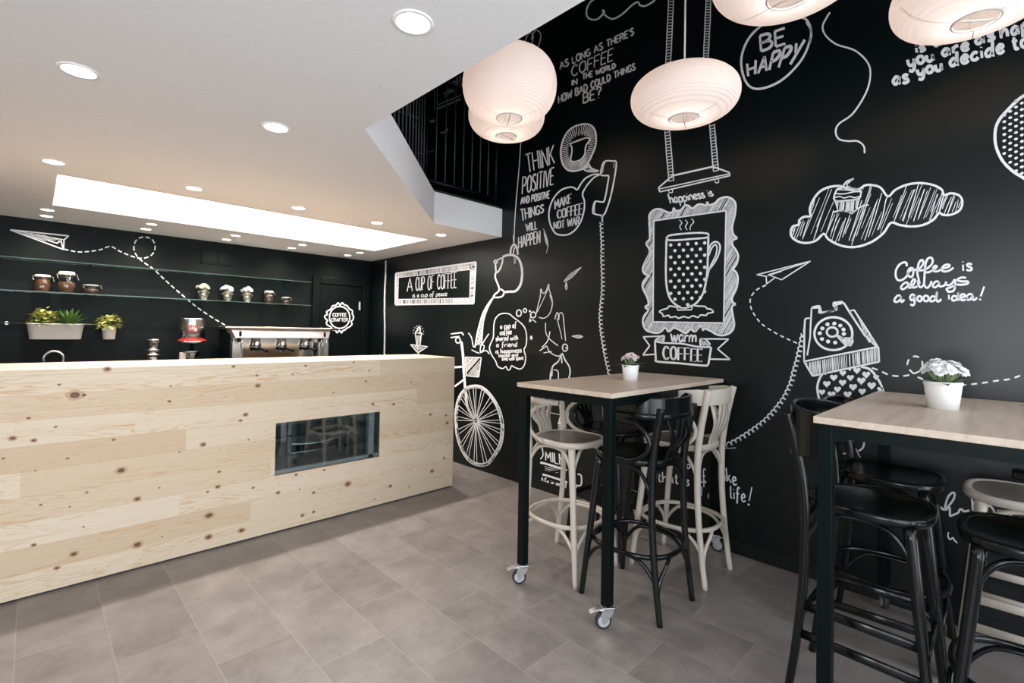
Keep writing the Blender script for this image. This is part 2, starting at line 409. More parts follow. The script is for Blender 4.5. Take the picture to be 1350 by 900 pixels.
MB().box((-2.45, YF - 0.055, 0.15), (3.05, YF - 0.045, 2.5)).build('glass_pane', glass_material('window_glass', (1, 1, 1), 0.02, 0.3), win)
wf2 = MB()
for x in (1.05, 2.05, 3.05): wf2.box((x, YF - 0.08, 2.8), (x + 0.05, YF - 0.02, 5.0))
structure(wf2.build('window_2', BLACKMETAL))
structure(MB().box((XW - 0.005, YF, 0.0), (XW, YB, 0.085)).build('baseboard_right', BLACKTRIM, bevel=0.0015))
structure(MB().box((XL, YB - 0.014, 0.0), (2.45, YB, 0.085)).build('baseboard_back', BLACKTRIM, bevel=0.004))
DOORBLACK = mat('black_door_paint', (0.0018, 0.0042, 0.0042), 0.45, spec=0.16)
# back door, flush and black
dr = structure(MB().box((2.56, YB - 0.03, 0.0), (3.14, YB, 1.97)).build('door_1', DOORBLACK, bevel=0.004))
df = MB()
df.box((2.47, YB - 0.045, 0), (2.56, YB, 2.06)); df.box((3.14, YB - 0.045, 0), (3.225, YB, 2.06)); df.box((2.56, YB - 0.045, 1.97), (3.14, YB, 2.06))
df.build('door_frame', DOORBLACK, dr, bevel=0.006)
MB().box((3.085, YB - 0.042, 1.66), (3.105, YB - 0.028, 1.77)).build('door_hinge', HUBGREY, dr, bevel=0.003)
# faint flush hatches high on the back wall
for x in (1.27, 1.43):
    hb = MB(); hb.box((x, YB - 0.012, 2.085), (x + 0.145, YB, 2.23)); hb.box((x + 0.012, YB - 0.016, 2.097), (x + 0.133, YB - 0.012, 2.218))
    h = hb.build('vent_cover', BACKWALL, bevel=0.002)
    tag(h, 'left one of two flat black square vent covers on the back wall' if x < 1.4 else 'right one of two flat black square vent covers on the back wall', 'vent', 'vent covers on the back wall')

# upper floor: floor and rail round the void, dark
structure(MB().prism([(XL, YF), (1.04, YF), (1.04, 2.11), (2.42, 3.50), (XW, 3.50), (XW, YB), (XL, YB)], ZC + SLAB, ZC + SLAB + 0.03).build('floor', mat('dark_boards', (0.02, 0.02, 0.02), 0.5)))
RAIL = thing('balustrade', 'black upper floor balustrade of thin upright bars above the white ceiling edge', 'railing', (1.0, 2.13, ZC + SLAB + 0.03))
def rail_run(a, b, n):
    ox, oy, oz = RAIL.location
    A, B = Vector((a[0] - ox, a[1] - oy, 0)), Vector((b[0] - ox, b[1] - oy, 0))
    MB().strip([A + Vector((0, 0, 1.0)), B + Vector((0, 0, 1.0))], 0.02, 0.05).build('handrail', BLACKMETAL, RAIL)
    MB().strip([A + Vector((0, 0, 0.08)), B + Vector((0, 0, 0.08))], 0.03, 0.012).build('lower_rail', BLACKMETAL, RAIL)
    for i in range(n + 1):
        p = A.lerp(B, i / n)
        if i in (0, n): MB().tube([p, p + Vector((0, 0, 1.0))], 0.02, k=8).build('post', BLACKMETAL, RAIL)
        else: MB().tube([p + Vector((0, 0, 0.08)), p + Vector((0, 0, 1.0))], 0.006, k=6).build('baluster', mat('dark_grey_steel', (0.05, 0.055, 0.055), 0.4), RAIL)
rail_run((1.0, 0.9), (1.0, 2.13), 11); rail_run((1.0, 2.13), (2.40, 3.53), 18); rail_run((2.40, 3.53), (3.22, 3.53), 8)

# downlights
def downlight(x, y, label, power, grp, r=0.046):
    t = thing('recessed_downlight', label, 'downlight', (x, y, ZC), 0, grp)
    MB().lathe([(r, 0.0), (r, -0.004), (r + 0.010, -0.003), (r + 0.012, 0.0)], caps=False).build('rim', RIMW, t)
    MB().lathe([(0.0001, -0.0025), (r, -0.0025), (r, -0.0005), (0.0001, -0.0005)]).build('lamp', LAMPON, t)
    if power:
        l = bpy.data.lights.new('downlight_beam', 'SPOT'); l.energy = power; l.color = WARM; l.spot_size = math.radians(150); l.spot_blend = 1.0; l.shadow_soft_size = 0.03
        o = bpy.data.objects.new('downlight_beam', l); COL.objects.link(o); o.parent = t; o.location = (0, 0, -0.03)
XS = (0.065, 0.755, 1.445, 2.115, 2.80)
ORD = ('leftmost', 'second', 'middle', 'fourth', 'rightmost')
for i, x in enumerate(XS):
    downlight(x, 3.84, f'round white recessed ceiling downlight, {ORD[i]} of the row in front of the light well', DOWN_W, 'downlights before the light well')
    downlight(x, 5.48, f'small round downlight behind the light well, {ORD[i]} in the nearer row', DOWN_W * 0.9, 'downlights behind the light well', 0.04)
    downlight(x, 5.80, f'small round downlight close to the black back wall, {ORD[i]} in the row', DOWN_W * 0.22, 'downlights along the back wall', 0.04)
downlight(0.80, 1.26, 'large bright round downlight nearest the angled ceiling edge above', DOWN_NEAR_W, 'near ceiling downlights', 0.05)
downlight(0.10, 2.39, 'round downlight in the left part of the near white ceiling', DOWN_NEAR_W, 'near ceiling downlights', 0.05)
downlight(0.785, 2.38, 'round downlight midway between the light well and the nearest downlight', DOWN_NEAR_W, 'near ceiling downlights', 0.05)

# ------------------------------------------------------------------ bar counter
CTOP, CYF, CXR = 1.166, 3.50, 2.73
D0, D1, DZ0, DZ1 = 1.20, 1.99, 0.392, 0.750      # display opening
bar = thing('bar_counter', 'long pale knotty pine bar counter with a small glass display window', 'counter', (0, CYF, 0))
def P2C(px, py): return None
fr = MB()
XLEFT = -2.6
for (x0, x1, z0, z1) in ((XLEFT, D0, 0.012, CTOP - 0.03), (D1, CXR, 0.012, CTOP - 0.03), (D0, D1, 0.012, DZ0), (D0, D1, DZ1, CTOP - 0.03)):
    fr.box((x0, 0, z0), (x1, 0.03, z1))
# knots of the boards, inlaid in the face
def px_on_front(x, y):
    d = C2W @ Vector(((x - 675) / FPX, (y - CY) / FPX, 1)); k = CYF / d.y
    p = CAM + d * k; return p.x, p.z
KN = [(215,132,16),(170,102,4),(243,132,4),(486,150,5),(490,106,3),(82,198,5),(160,223,4),(36,256,9),(97,262,7),(326,260,5),(194,314,4),(10,314,4),(102,348,3),(348,348,12),(583,274,8),(705,188,7),(690,205,5),(308,58,9),(670,50,5),(737,75,4),(740,105,8),(877,48,4),(957,125,3),(1070,158,5),(1130,158,5),(1050,92,4),(1180,95,3),(1060,62,3),(1235,188,5),(1283,212,6),(1275,313,4),(1240,350,7),(930,347,4),(850,360,5),(998,387,10),(900,412,5),(860,402,3),(726,398,4),(798,412,6),(629,352,5),(625,395,7),(596,409,4),(600,477,12),(394,430,9),(249,411,4),(117,447,4),(200,452,3),(457,398,3),(240,510,3),(97,562,6),(212,588,10),(395,561,12),(465,538,3),(599,539,10),(693,520,9),(868,477,6),(900,467,5),(1008,465,4),(1075,430,3),(382,623,14),(163,628,7),(165,683,16),(1120,393,6),(515,295,3),(713,260,3),(840,72,3),(1280,190,4),(1015,38,3),(1175,395,3)]
rk = random.Random(3)
for (kx, ky, kr) in KN:
    x, z = px_on_front(kx / 2.177, 460 + ky / 2.177)
    dep = (0.702 * x + 0.712 * CYF); r = kr / 2.177 * dep / FPX * 0.88
    if z < 0.03: continue
    for (rr, yy, mi) in ((1.3, -0.0004, 1), (0.72, -0.0008, 2)):
        n = 14; ph = rk.random() * 6
        poly = [(x + r * rr * 1.12 * math.cos(2 * PI * i / n) * (1 + 0.13 * math.sin(2 * i + ph)), yy, z + r * rr * 0.82 * math.sin(2 * PI * i / n)) for i in range(n)]
        fr.add(poly, [tuple(range(n))], mi)
fr.build('front_panel', [PINE, KNOTH, KNOT], bar)
MB().box((CXR - 0.03, 0.03, 0.012), (CXR, 0.62, CTOP - 0.03)).build('end_panel', PINE, bar)
MB().box((XLEFT, 0, CTOP - 0.03), (CXR, 0.62, CTOP)).build('bar_top', PINE, bar, bevel=0.002)
MB().box((XLEFT, 0.02, 0.0), (CXR - 0.01, 0.60, 0.012)).build('plinth', mat('dark_plinth', (0.02, 0.02, 0.02), 0.6), bar)
# the display window: deep steel box with glass shelves and a modelled reflection streak
rv = MB()
rv.box((D0 - 0.012, 0.004, DZ0 - 0.012), (D0, 0.50, DZ1 + 0.012)); rv.box((D1, 0.004, DZ0 - 0.012), (D1 + 0.012, 0.50, DZ1 + 0.012))
rv.box((D0, 0.004, DZ0 - 0.012), (D1, 0.50, DZ0)); rv.box((D0, 0.004, DZ1), (D1, 0.50, DZ1 + 0.012)); rv.box((D0, 0.50, DZ0 - 0.012), (D1, 0.512, DZ1 + 0.012))
case = rv.build('display_case', mat('grey_display_liner', (0.42, 0.45, 0.45), 0.3, metal=0.6), bar)
for z in (0.50, 0.63):
    MB().box((D0 + 0.005, 0.06, z), (D1 - 0.005, 0.49, z + 0.008)).build('glass_shelf', mat('dark_glass_shelf', (0.02, 0.035, 0.035), 0.08), case)
MB().box((D1 - 0.085, 0.02, DZ0), (D1 - 0.04, 0.06, DZ1)).build('corner_post', HUBGREY, case)
MB().box((D0, 0.02, DZ0), (D1, 0.05, DZ0 + 0.028)).build('lower_rail', HUBGREY, case)
MB().box((D0, 0.010, DZ0), (D1, 0.016, DZ1)).build('glass_pane', glass_material('display_glass', (0.85, 0.9, 0.9), 0.10, 0.7), bar)
tr_ = MB(); tr_.sweep(smooth_path([(D0 + 0.20, 0.34, 0.545), (D0 + 0.36, 0.30, 0.535), (D0 + 0.52, 0.34, 0.545)], 6), [(-0.12, -0.004), (0.12, -0.004), (0.12, 0.004), (-0.12, 0.004)], up=(0, 0, 1), smooth=False)
tr_.build('reflection_streak', mat('bright_streak', (0.8, 0.8, 0.8), 0.3, metal=0.5), case)  # curved bright plate stands in for a white streak reflected in the display glass
for x in (D0 + 0.12, D0 + 0.56): MB().box((x, 0.10, DZ0), (x + 0.025, 0.125, DZ1)).build('shelf_post', mat('grey_steel_post', (0.3, 0.3, 0.3), 0.3, metal=0.8), case)
# ------------------------------------------------------------------ high tables on castors
TT = 1.12
def castor(parent, x, y, ang):
    c = MB()
    c.box((-0.030, -0.030, 0.104), (0.030, 0.030, 0.110))
    c.lathe([(0.022, 0.090), (0.026, 0.094), (0.026, 0.104)], n=20)
    for s in (-1, 1):                                  # fork cheeks
        poly = [(-0.026, 0.096), (0.026, 0.096), (0.027, 0.080), (-0.008, 0.032), (-0.024, 0.030), (-0.034, 0.070)]
        vs = [(a, s * 0.017, b) for a, b in poly] + [(a, s * 0.020, b) for a, b in poly]; n = 6
        c.add(vs, [tuple(range(n))[::-1], tuple(range(n, 2 * n))] + [(i, (i + 1) % n, n + (i + 1) % n, n + i) for i in range(n)])
    c.box((-0.040, -0.020, 0.090), (0.026, 0.020, 0.096))
    f = c.build('castor', ZINC, parent, bevel=0.002)
    f.location = (x, y, 0); f.rotation_euler = (0, 0, ang)
    MB().lathe([(0.020, -0.014), (0.0335, -0.014), (0.0385, -0.010), (0.040, 0), (0.0385, 0.010), (0.0335, 0.014), (0.020, 0.014), (0.020, -0.014)], (-0.018, 0, 0.040), axis='y', n=28).build('tyre', RUBBER, f)
    MB().lathe([(0.006, -0.0155), (0.026, -0.0155), (0.029, -0.013), (0.029, 0.013), (0.026, 0.0155), (0.006, 0.0155)], (-0.018, 0, 0.040), axis='y', n=24).build('wheel_hub', HUBGREY, f)
    b = MB(); b.sweep(smooth_path([(-0.02, 0, 0.097), (-0.055, 0, 0.092), (-0.085, 0, 0.080)], 4), [(-0.016, -0.002), (0.016, -0.002), (0.016, 0.002), (-0.016, 0.002)], up=(0, 0, 1), smooth=False)
    b.build('brake_lever', ZINC, f, bevel=0.001)
def table(label, x0, x1, y0, y1, castors):
    t = thing('high_table', label, 'table', ((x0 + x1) / 2, (y0 + y1) / 2, 0), 0, 'high tables along the black wall')
    hx, hy = (x1 - x0) / 2, (y1 - y0) / 2
    MB().box((-hx, -hy, TT - 0.024), (hx, hy, TT)).build('tabletop', OAK, t, bevel=0.002)
    i = 0.012; L = 0.045
    ap = MB()
    for s in (-1, 1):
        ap.box((-hx + i + L, s * (hy - i) - (L if s > 0 else 0), TT - 0.024 - L), (hx - i - L, s * (hy - i) + (0 if s > 0 else L), TT - 0.024))
        ap.box((s * (hx - i) - (L if s > 0 else 0), -hy + i + L, TT - 0.024 - L), (s * (hx - i) + (0 if s > 0 else L), hy - i - L, TT - 0.024))
    ap.build('steel_frame', BLACKMETAL, t)
    q = 0
    for sx in (-1, 1):
        for sy in (-1, 1):
            ax, ay = sx * (hx - i - L / 2), sy * (hy - i - L / 2)
            MB().box((ax - L / 2, ay - L / 2, 0.110), (ax + L / 2, ay + L / 2, TT - 0.024)).build('leg', BLACKMETAL, t, bevel=0.003)
            castor(t, ax, ay, castors[q]); q += 1
    return t
table('pale oak high table on black castored legs, bearing the pot of pink flowers', 1.945, 3.235, 1.295, 1.925, (2.45 - PI, 2.45 - PI, 2.0, 1.2))
table('pale oak high table at the right edge, bearing the pot of white flowers', 1.99, 3.235, -0.155, 0.480, (2.3 - PI, 2.0, 1.1, 0.4))

# ------------------------------------------------------------------ bentwood bar stools (front is +Y)
SEATZ = 0.775
def sq(a, b, n, k=48, rear=0.9):
    out = []
    for i in range(k):
        t = 2 * PI * i / k; c, s = math.cos(t), math.sin(t)
        x = a * math.copysign(abs(c) ** (2 / n), c); y = b * math.copysign(abs(s) ** (2 / n), s)
        x *= (1 + rear) / 2 + (1 - rear) / 2 * (y / b)
        out.append((x, y))
    return out
def bar_stool(label, kind, loc, rz, arms, ring, group, eared=False):
    wood, seatm = (BEIGE, TAUPE) if kind == 'beige' else (BLACKWOOD, BLACKSEAT)
    t = thing('bar_stool', label, 'bar stool', (*loc, 0), rz, group)
    # seat rim with a rounded edge, and a dished panel let into it
    sb = MB(); prof = [(0.90, -0.036), (0.975, -0.034), (1.0, -0.024), (1.0, -0.010), (0.985, -0.002), (0.95, 0.0), (0.86, -0.003), (0.86, -0.012)]
    o = sq(0.205, 0.203, 2.7); k = len(o); vs = []
    for (s, dz) in prof: vs += [(x * s, y * s, SEATZ + dz) for x, y in o]
    fs = [(a * k + i, a * k + (i + 1) % k, (a + 1) * k + (i + 1) % k, (a + 1) * k + i) for a in range(len(prof) - 1) for i in range(k)]
    sb.add(vs, fs, 0, True); sb.add([(x * 0.90, y * 0.90, SEATZ - 0.036) for x, y in o], [tuple(range(k))])
    sb.build('seat', wood, t)
    pb = MB(); pr = [(0.865, -0.0035), (0.80, -0.006), (0.6, -0.011), (0.3, -0.014), (0.02, -0.0145)]
    vs = []
    for (s, dz) in pr: vs += [(x * s, y * s, SEATZ + dz) for x, y in o]
    fs = [(a * k + i, a * k + (i + 1) % k, (a + 1) * k + (i + 1) % k, (a + 1) * k + i) for a in range(len(pr) - 1) for i in range(k)]
    fs.append(tuple((len(pr) - 1) * k + i for i in range(k)))
    pb.add(vs, fs, 0, True); pb.build('seat_panel', seatm, t)
    # legs
    fx0, fy0, fx1, fy1 = 0.200, 0.215, 0.155, 0.140
    for s in (-1, 1):
        pts = [(s * fx0, fy0, 0.0), (s * (fx0 * 0.5 + fx1 * 0.5), (fy0 + fy1) / 2, 0.37), (s * fx1, fy1, SEATZ - 0.03)]
        MB().tube(smooth_path(pts, 6), 0.0190, scales=[0.78 + 0.32 * i / 12 for i in range(13)], k=12).build('front_leg', wood, t)
    # back legs run on up into the back
    RP = [(0.172, -0.232, 0.0), (0.170, -0.205, 0.20), (0.167, -0.182, 0.45), (0.165, -0.178, 0.70), (0.167, -0.190, 0.85), (0.173, -0.222, 1.02)]
    RP.append((0.176, -0.240, 1.098) if eared or not arms else (0.174, -0.226, 1.03))
    for s in (-1, 1):
        pp = smooth_path([(s * x, y, z) for x, y, z in RP], 6); n = len(pp)
        MB().tube(pp, 0.0178, scales=[0.82 + 0.30 * min(1, i / n * 1.6) - (0.18 * max(0, i / n - 0.6)) for i in range(n)], k=12).build('rear_leg', wood, t)
    LEG = lambda f, s, z: ((s * (fx0 + (fx1 - fx0) * z / 0.745), fy0 + (fy1 - fy0) * z / 0.745, z) if f else (s * 0.169, -0.232 + 0.054 * min(1, z / 0.5), z))
    if ring:
        rp = [(x, y - 0.008, 0.305) for x, y in sq(0.222, 0.222, 2.5, 56, 0.93)]
        MB().strip(rp, 0.022, 0.019, closed=True).build('foot_ring', wood, t)
        zs = ((0.13, 0.295),)
    else:
        for s in (-1, 1):
            for z in (0.24, 0.352):
                a, b = LEG(True, s, z), LEG(False, s, z)
                MB().strip([a, b], 0.032, 0.014).build('side_stretcher', wood, t)
        for f in (True, False):
            MB().strip([LEG(f, -1, 0.295), LEG(f, 1, 0.295)], 0.032, 0.014).build('cross_stretcher', wood, t)
        zs = ()
    # bent braces: under the seat and under the ring
    corners = [(True, -1), (True, 1), (False, 1), (False, -1)]
    for (zl, zt) in tuple(zs) + ((0.575, SEATZ - 0.048),):
        for i in range(4):
            A, B = corners[i], corners[(i + 1) % 4]
            a0, b0 = Vector(LEG(*A, zl)), Vector(LEG(*B, zl)); a1, b1 = Vector(LEG(*A, zt)), Vector(LEG(*B, zt))
            mid = (a1 + b1) / 2; out_ = Vector((mid.x, mid.y, 0)).normalized() * (0.018 if zl < 0.3 else -0.012)
            pts = [a0, a0.lerp(b0, 0.05) + Vector((0, 0, (zt - zl) * 0.42)), a0.lerp(b0, 0.19) * 1 + Vector((0, 0, (zt - zl) * 0.86)) + out_ * 0.6,
                   a1.lerp(b1, 0.36) + out_, a1.lerp(b1, 0.64) + out_, b0.lerp(a0, 0.19) + Vector((0, 0, (zt - zl) * 0.86)) + out_ * 0.6,
                   b0.lerp(a0, 0.05) + Vector((0, 0, (zt - zl) * 0.42)), b0]
            MB().tube(smooth_path(pts, 5), 0.0100, k=8).build('bent_brace', wood, t)
    # the back
    def back_arc(z, hw, y_end, y_mid, n=14):
        return [(hw * math.sin(a), y_end + (y_mid - y_end) * math.cos(a), z) for a in [(-0.5 + i / n) * PI for i in range(n + 1)]]
    if eared or not arms:
        # deep curved crest wrapping forward into rounded ears
        yb, hw = -0.255, 0.185
        path = [(-0.200, -0.045), (-0.203, -0.10), (-0.195, -0.165), (-0.165, -0.215), (-0.10, -0.243), (0, -0.255), (0.10, -0.243), (0.165, -0.215), (0.195, -0.165), (0.203, -0.10), (0.200, -0.045)]
        panel = not arms and not ring
        if not arms: path = path[1:-1] if panel else path[2:-2]
        pp = [(p.x, p.y) for p in smooth_path([(x, y, 0) for x, y in path], 5)]
        n = len(pp); cm = MB(); vs = []
        for i, (x, y) in enumerate(pp):
            u = abs(i / (n - 1) * 2 - 1)
            top = 1.098 - 0.018 * max(0, (u - 0.55) / 0.45); bot = 1.008 + 0.034 * max(0, (u - 0.55) / 0.45) ** 0.7
            if panel: top, bot = 1.135 - 0.03 * u * u, 0.925 + 0.02 * u * u
            if u > 0.86 and not panel:
                q = (u - 0.86) / 0.14; mid_, h = (top + bot) / 2, (top - bot) / 2; h *= math.sqrt(max(0.02, 1 - q * q)); top, bot = mid_ + h, mid_ - h
            a, b = pp[max(i - 1, 0)], pp[min(i + 1, n - 1)]; d = Vector((b[0] - a[0], b[1] - a[1])).normalized(); nx, ny = d.y, -d.x; th = 0.009
            vs += [(x - nx * th, y - ny * th, bot), (x + nx * th, y + ny * th, bot), (x + nx * th, y + ny * th, top), (x - nx * th, y - ny * th, top)]
        fs = [(i * 4 + q, i * 4 + (q + 1) % 4, (i + 1) * 4 + (q + 1) % 4, (i + 1) * 4 + q) for i in range(n - 1) for q in range(4)] + [(3, 2, 1, 0), tuple((n - 1) * 4 + q for q in range(4))]
        cm.add(vs, fs, 0, False); cm.build('crest_rail', wood, t, bevel=0.005, seg=3)
        ztop = 1.012
        nsl = 4
    else:
        # bent arm rail with a crest standing on it
        path = [(-0.185, 0.065), (-0.205, 0.0), (-0.212, -0.07), (-0.198, -0.15), (-0.155, -0.215), (-0.08, -0.247), (0, -0.255), (0.08, -0.247), (0.155, -0.215), (0.198, -0.15), (0.212, -0.07), (0.205, 0.0), (0.185, 0.065)]
        pp = smooth_path([(x, y, 0.998) for x, y in path], 5)
        MB().strip(pp, 0.030, 0.030).build('arm_rail', wood, t)
        pc = [p for p in pp if p.y < -0.10]; n = len(pc); cm = MB(); vs = []
        for i, p in enumerate(pc):
            u = abs(i / (n - 1) * 2 - 1); top = 1.090 - 0.055 * max(0, (u - 0.74) / 0.26); bot = 1.010
            a, b = pc[max(i - 1, 0)], pc[min(i + 1, n - 1)]; d = (b - a).normalized(); nx, ny = d.y, -d.x; th = 0.010
            vs += [(p.x - nx * th, p.y - ny * th, bot), (p.x + nx * th, p.y + ny * th, bot), (p.x + nx * th * 0.8, p.y + ny * th * 0.8, top), (p.x - nx * th * 0.8, p.y - ny * th * 0.8, top)]
        fs = [(i * 4 + q, i * 4 + (q + 1) % 4, (i + 1) * 4 + (q + 1) % 4, (i + 1) * 4 + q) for i in range(n - 1) for q in range(4)] + [(3, 2, 1, 0), tuple((n - 1) * 4 + q for q in range(4))]
        cm.add(vs, fs, 0, False); cm.build('crest_rail', wood, t, bevel=0.004, seg=2)
        ztop = 0.99
        nsl = 4
    for i in range(0 if (not arms and not ring) else nsl):
        u = i / (nsl - 1) * 2 - 1
        xt, xb = u * 0.090, u * 0.044
        yt = -0.253 + 0.03 * u * u
        pts = [(xt, yt, ztop), (xt * 0.72 + xb * 0.28, -0.238, ztop - 0.10), (xb * 1.05, -0.205, SEATZ + 0.05), (xb, -0.188, SEATZ - 0.01)]
        MB().strip(smooth_path(pts, 5), 0.010, 0.040, up=(0, 1, 0), scales=[1.0 - 0.25 * j / 15 for j in range(16)]).build('back_slat', wood, t)
    if arms:
        for s in (-1, 1):
            pts = [(s * 0.197, 0.045, 1.0), (s * 0.196, 0.00, 0.988), (s * 0.190, -0.085, 0.962), (s * 0.186, -0.150, 0.915), (s * 0.184, -0.172, 0.865), (s * 0.186, -0.155, 0.815), (s * 0.192, -0.105, 0.778), (s * 0.200, -0.045, 0.762)]
            if eared: pts = [(s * 0.200, -0.055, 1.040), (s * 0.200, -0.072, 1.000)] + [(s * 0.197, -0.10, 0.975)] + pts[3:]
            MB().tube(smooth_path(pts, 5), 0.0120, k=10).build('arm_hoop', wood, t)
    return t
G = 'bentwood bar stools at the high tables'
bar_stool('beige bentwood bar stool at the far left of the table with pink flowers', 'beige', (2.352, 1.868), PI, True, True, G)
bar_stool('black bentwood bar stool in front of the pink flower table, beside its front castor', 'black', (2.347, 1.392), 0, True, True, G)
bar_stool('beige bentwood bar stool in front of the pink flower table, nearest the wall', 'beige', (2.842, 1.388), 0, True, True, G, True)
bar_stool('black bentwood bar stool half hidden behind the pink flower table, by the wall', 'black', (2.805, 1.868), PI, True, True, G)
bar_stool('black stool with flat stretchers at the left corner of the white flower table', 'black', (2.345, 0.372), PI, False, False, G)
bar_stool('black bentwood stool against the wall behind the white flower table', 'black', (2.905, 0.385), PI, False, True, G)
bar_stool('black bentwood bar stool cut off by the right edge of the picture', 'black', (2.325, -0.085), 0, True, True, G)
bar_stool('beige stool with taupe seat at the right edge near the wall', 'beige', (2.93, -0.075), 0, False, False, G)

# ------------------------------------------------------------------ potted flowers on the tables
def leaf_quad(mb, p, d, ln, wd, droop=0.3, m=0):
    p, d = Vector(p), Vector(d).normalized(); s = d.cross(Vector((0, 0, 1)))
    s = s.normalized() if s.length > 1e-3 else Vector((1, 0, 0)); rows = []
    for i in range(5):
        t = i / 4; c = p + d * ln * t + Vector((0, 0, -droop * ln * t * t)); wv = wd * math.sin(PI * (0.08 + 0.92 * t) ** 0.8) * 0.5
        rows.append((c - s * wv, c + Vector((0, 0, -0.08 * wd)), c + s * wv))
    vs = [q for r in rows for q in r]
    mb.add(vs, [(i * 3 + j, i * 3 + j + 1, i * 3 + j + 4, i * 3 + j + 3) for i in range(4) for j in range(2)], m, True)
def pot_profile(r0, r1, h): return [(r0, 0), (r0 + 0.002, 0.0), (r1 * 0.985, h - 0.016), (r1 * 0.985, h - 0.014), (r1 * 1.03, h - 0.012), (r1 * 1.03, h), (r1 * 0.95, h), (r1 * 0.93, h - 0.02)]
def blossom(parent, name, c, r, m, rnd, petals=7, cm=None):
    """a full, ruffled bloom: three whorls of broad petals"""
    b = MB(); nrm = (Vector((c[0], c[1], 0)) * 11 + Vector((0.5 * (rnd.random() - 0.5), 0.5 * (rnd.random() - 0.5), 0.6))).normalized()
    u = nrm.orthogonal().normalized(); v = nrm.cross(u)
    for rr, tilt, off in ((1.0, 0.05, 0.0), (0.86, 0.55, 0.4), (0.6, 1.0, 0.9)):
        for i in range(petals):
            a = 2 * PI * i / petals + off + rnd.random() * 0.3
            d = (u * math.cos(a) + v * math.sin(a)); s = nrm.cross(d); L = r * rr * (0.85 + 0.3 * rnd.random()); wd = r * 0.85; tl = tilt + 0.25 * (rnd.random() - 0.5)
            pts = []
            for q in range(4):
                t = q / 3; cc = Vector(c) + d * L * t * math.cos(tl) + nrm * (L * t * math.sin(tl) + 0.15 * r * math.sin(PI * t)); ww = wd * (0.25, 0.85, 1.0, 0.6)[q] * 0.5
                pts += [cc - s * ww + nrm * r * 0.04, cc, cc + s * ww + nrm * r * 0.04]
            b.add(pts, [(q * 3 + k, q * 3 + k + 1, q * 3 + k + 4, q * 3 + k + 3) for q in range(3) for k in range(2)], 0, True)
    b.ellipsoid(Vector(c) + nrm * r * 0.3, r * 0.2, r * 0.2, r * 0.2, 6, 1)
    return b.build(name, [m, cm or m], parent, recalc=False)
def table_pot(label, loc, r0, r1, h, petal, blossoms, seed, leaf_dirs, br):
    rnd = random.Random(seed)
    t = thing('potted_flower', label, 'potted flower', loc, 0, 'flower pots on the high tables')
    MB().lathe(pot_profile(r0, r1, h), n=40, caps=False).build('pot', WHITEPOT, t)
    MB().lathe([(0.001, h - 0.014), (r1 * 0.95, h - 0.014)], n=24).build('soil', SOIL, t)
    lf = MB()
    for (a, e, ln) in leaf_dirs:
        d = Vector((math.cos(a) * math.cos(e), math.sin(a) * math.cos(e), math.sin(e)))
        leaf_quad(lf, (math.cos(a) * r1 * 0.3, math.sin(a) * r1 * 0.3, h - 0.008), d, ln, 0.034, 0.25)
    lf.build('leaves', LEAF, t, recalc=False)
    st = MB()
    for c in blossoms:
        st.tube([(c[0] * 0.3, c[1] * 0.3, h - 0.01), (c[0] * 0.75, c[1] * 0.75, h + (c[2] - h) * 0.55), (c[0], c[1], c[2])], 0.0022, k=5)
    st.build('stems', mat('pale_green_stem', (0.30, 0.38, 0.20), 0.5), t)
    for c in blossoms: blossom(t, 'blossom', c, br * (0.85 + 0.3 * rnd.random()), petal, rnd, 7)
    return t
rnd = random.Random(11)
# view-aligned directions on the table are not needed: heads simply fill a low dome
def dome(n, R, h0, hh, seed, jitter=0.15):
    r = random.Random(seed); out = []
    for i in range(n):
        a = i * 2.39996; q = math.sqrt((i + 0.5) / n)
        out.append((R * q * math.cos(a) * (1 + jitter * (r.random() - 0.5)), R * q * math.sin(a), h0 + hh * math.sqrt(max(0, 1 - 0.8 * q * q)) + 0.012 * (r.random() - 0.5)))
    return out
LD = [(i * 0.785 + 0.2, 0.25 + 0.25 * (i % 2), 0.075 + 0.02 * (i % 3)) for i in range(8)]
table_pot('small white pot of pale pink flowers on the table in the middle', (2.605, 1.605, TT), 0.040, 0.050, 0.094, PETALP, dome(10, 0.048, 0.102, 0.052, 3, 0.5), 5, LD, 0.020)
table_pot('white pot of white blossoms on the right-hand table', (2.655, 0.178, TT), 0.048, 0.061, 0.110, PETALW, dome(19, 0.066, 0.118, 0.066, 4, 0.7), 6, LD, 0.023)

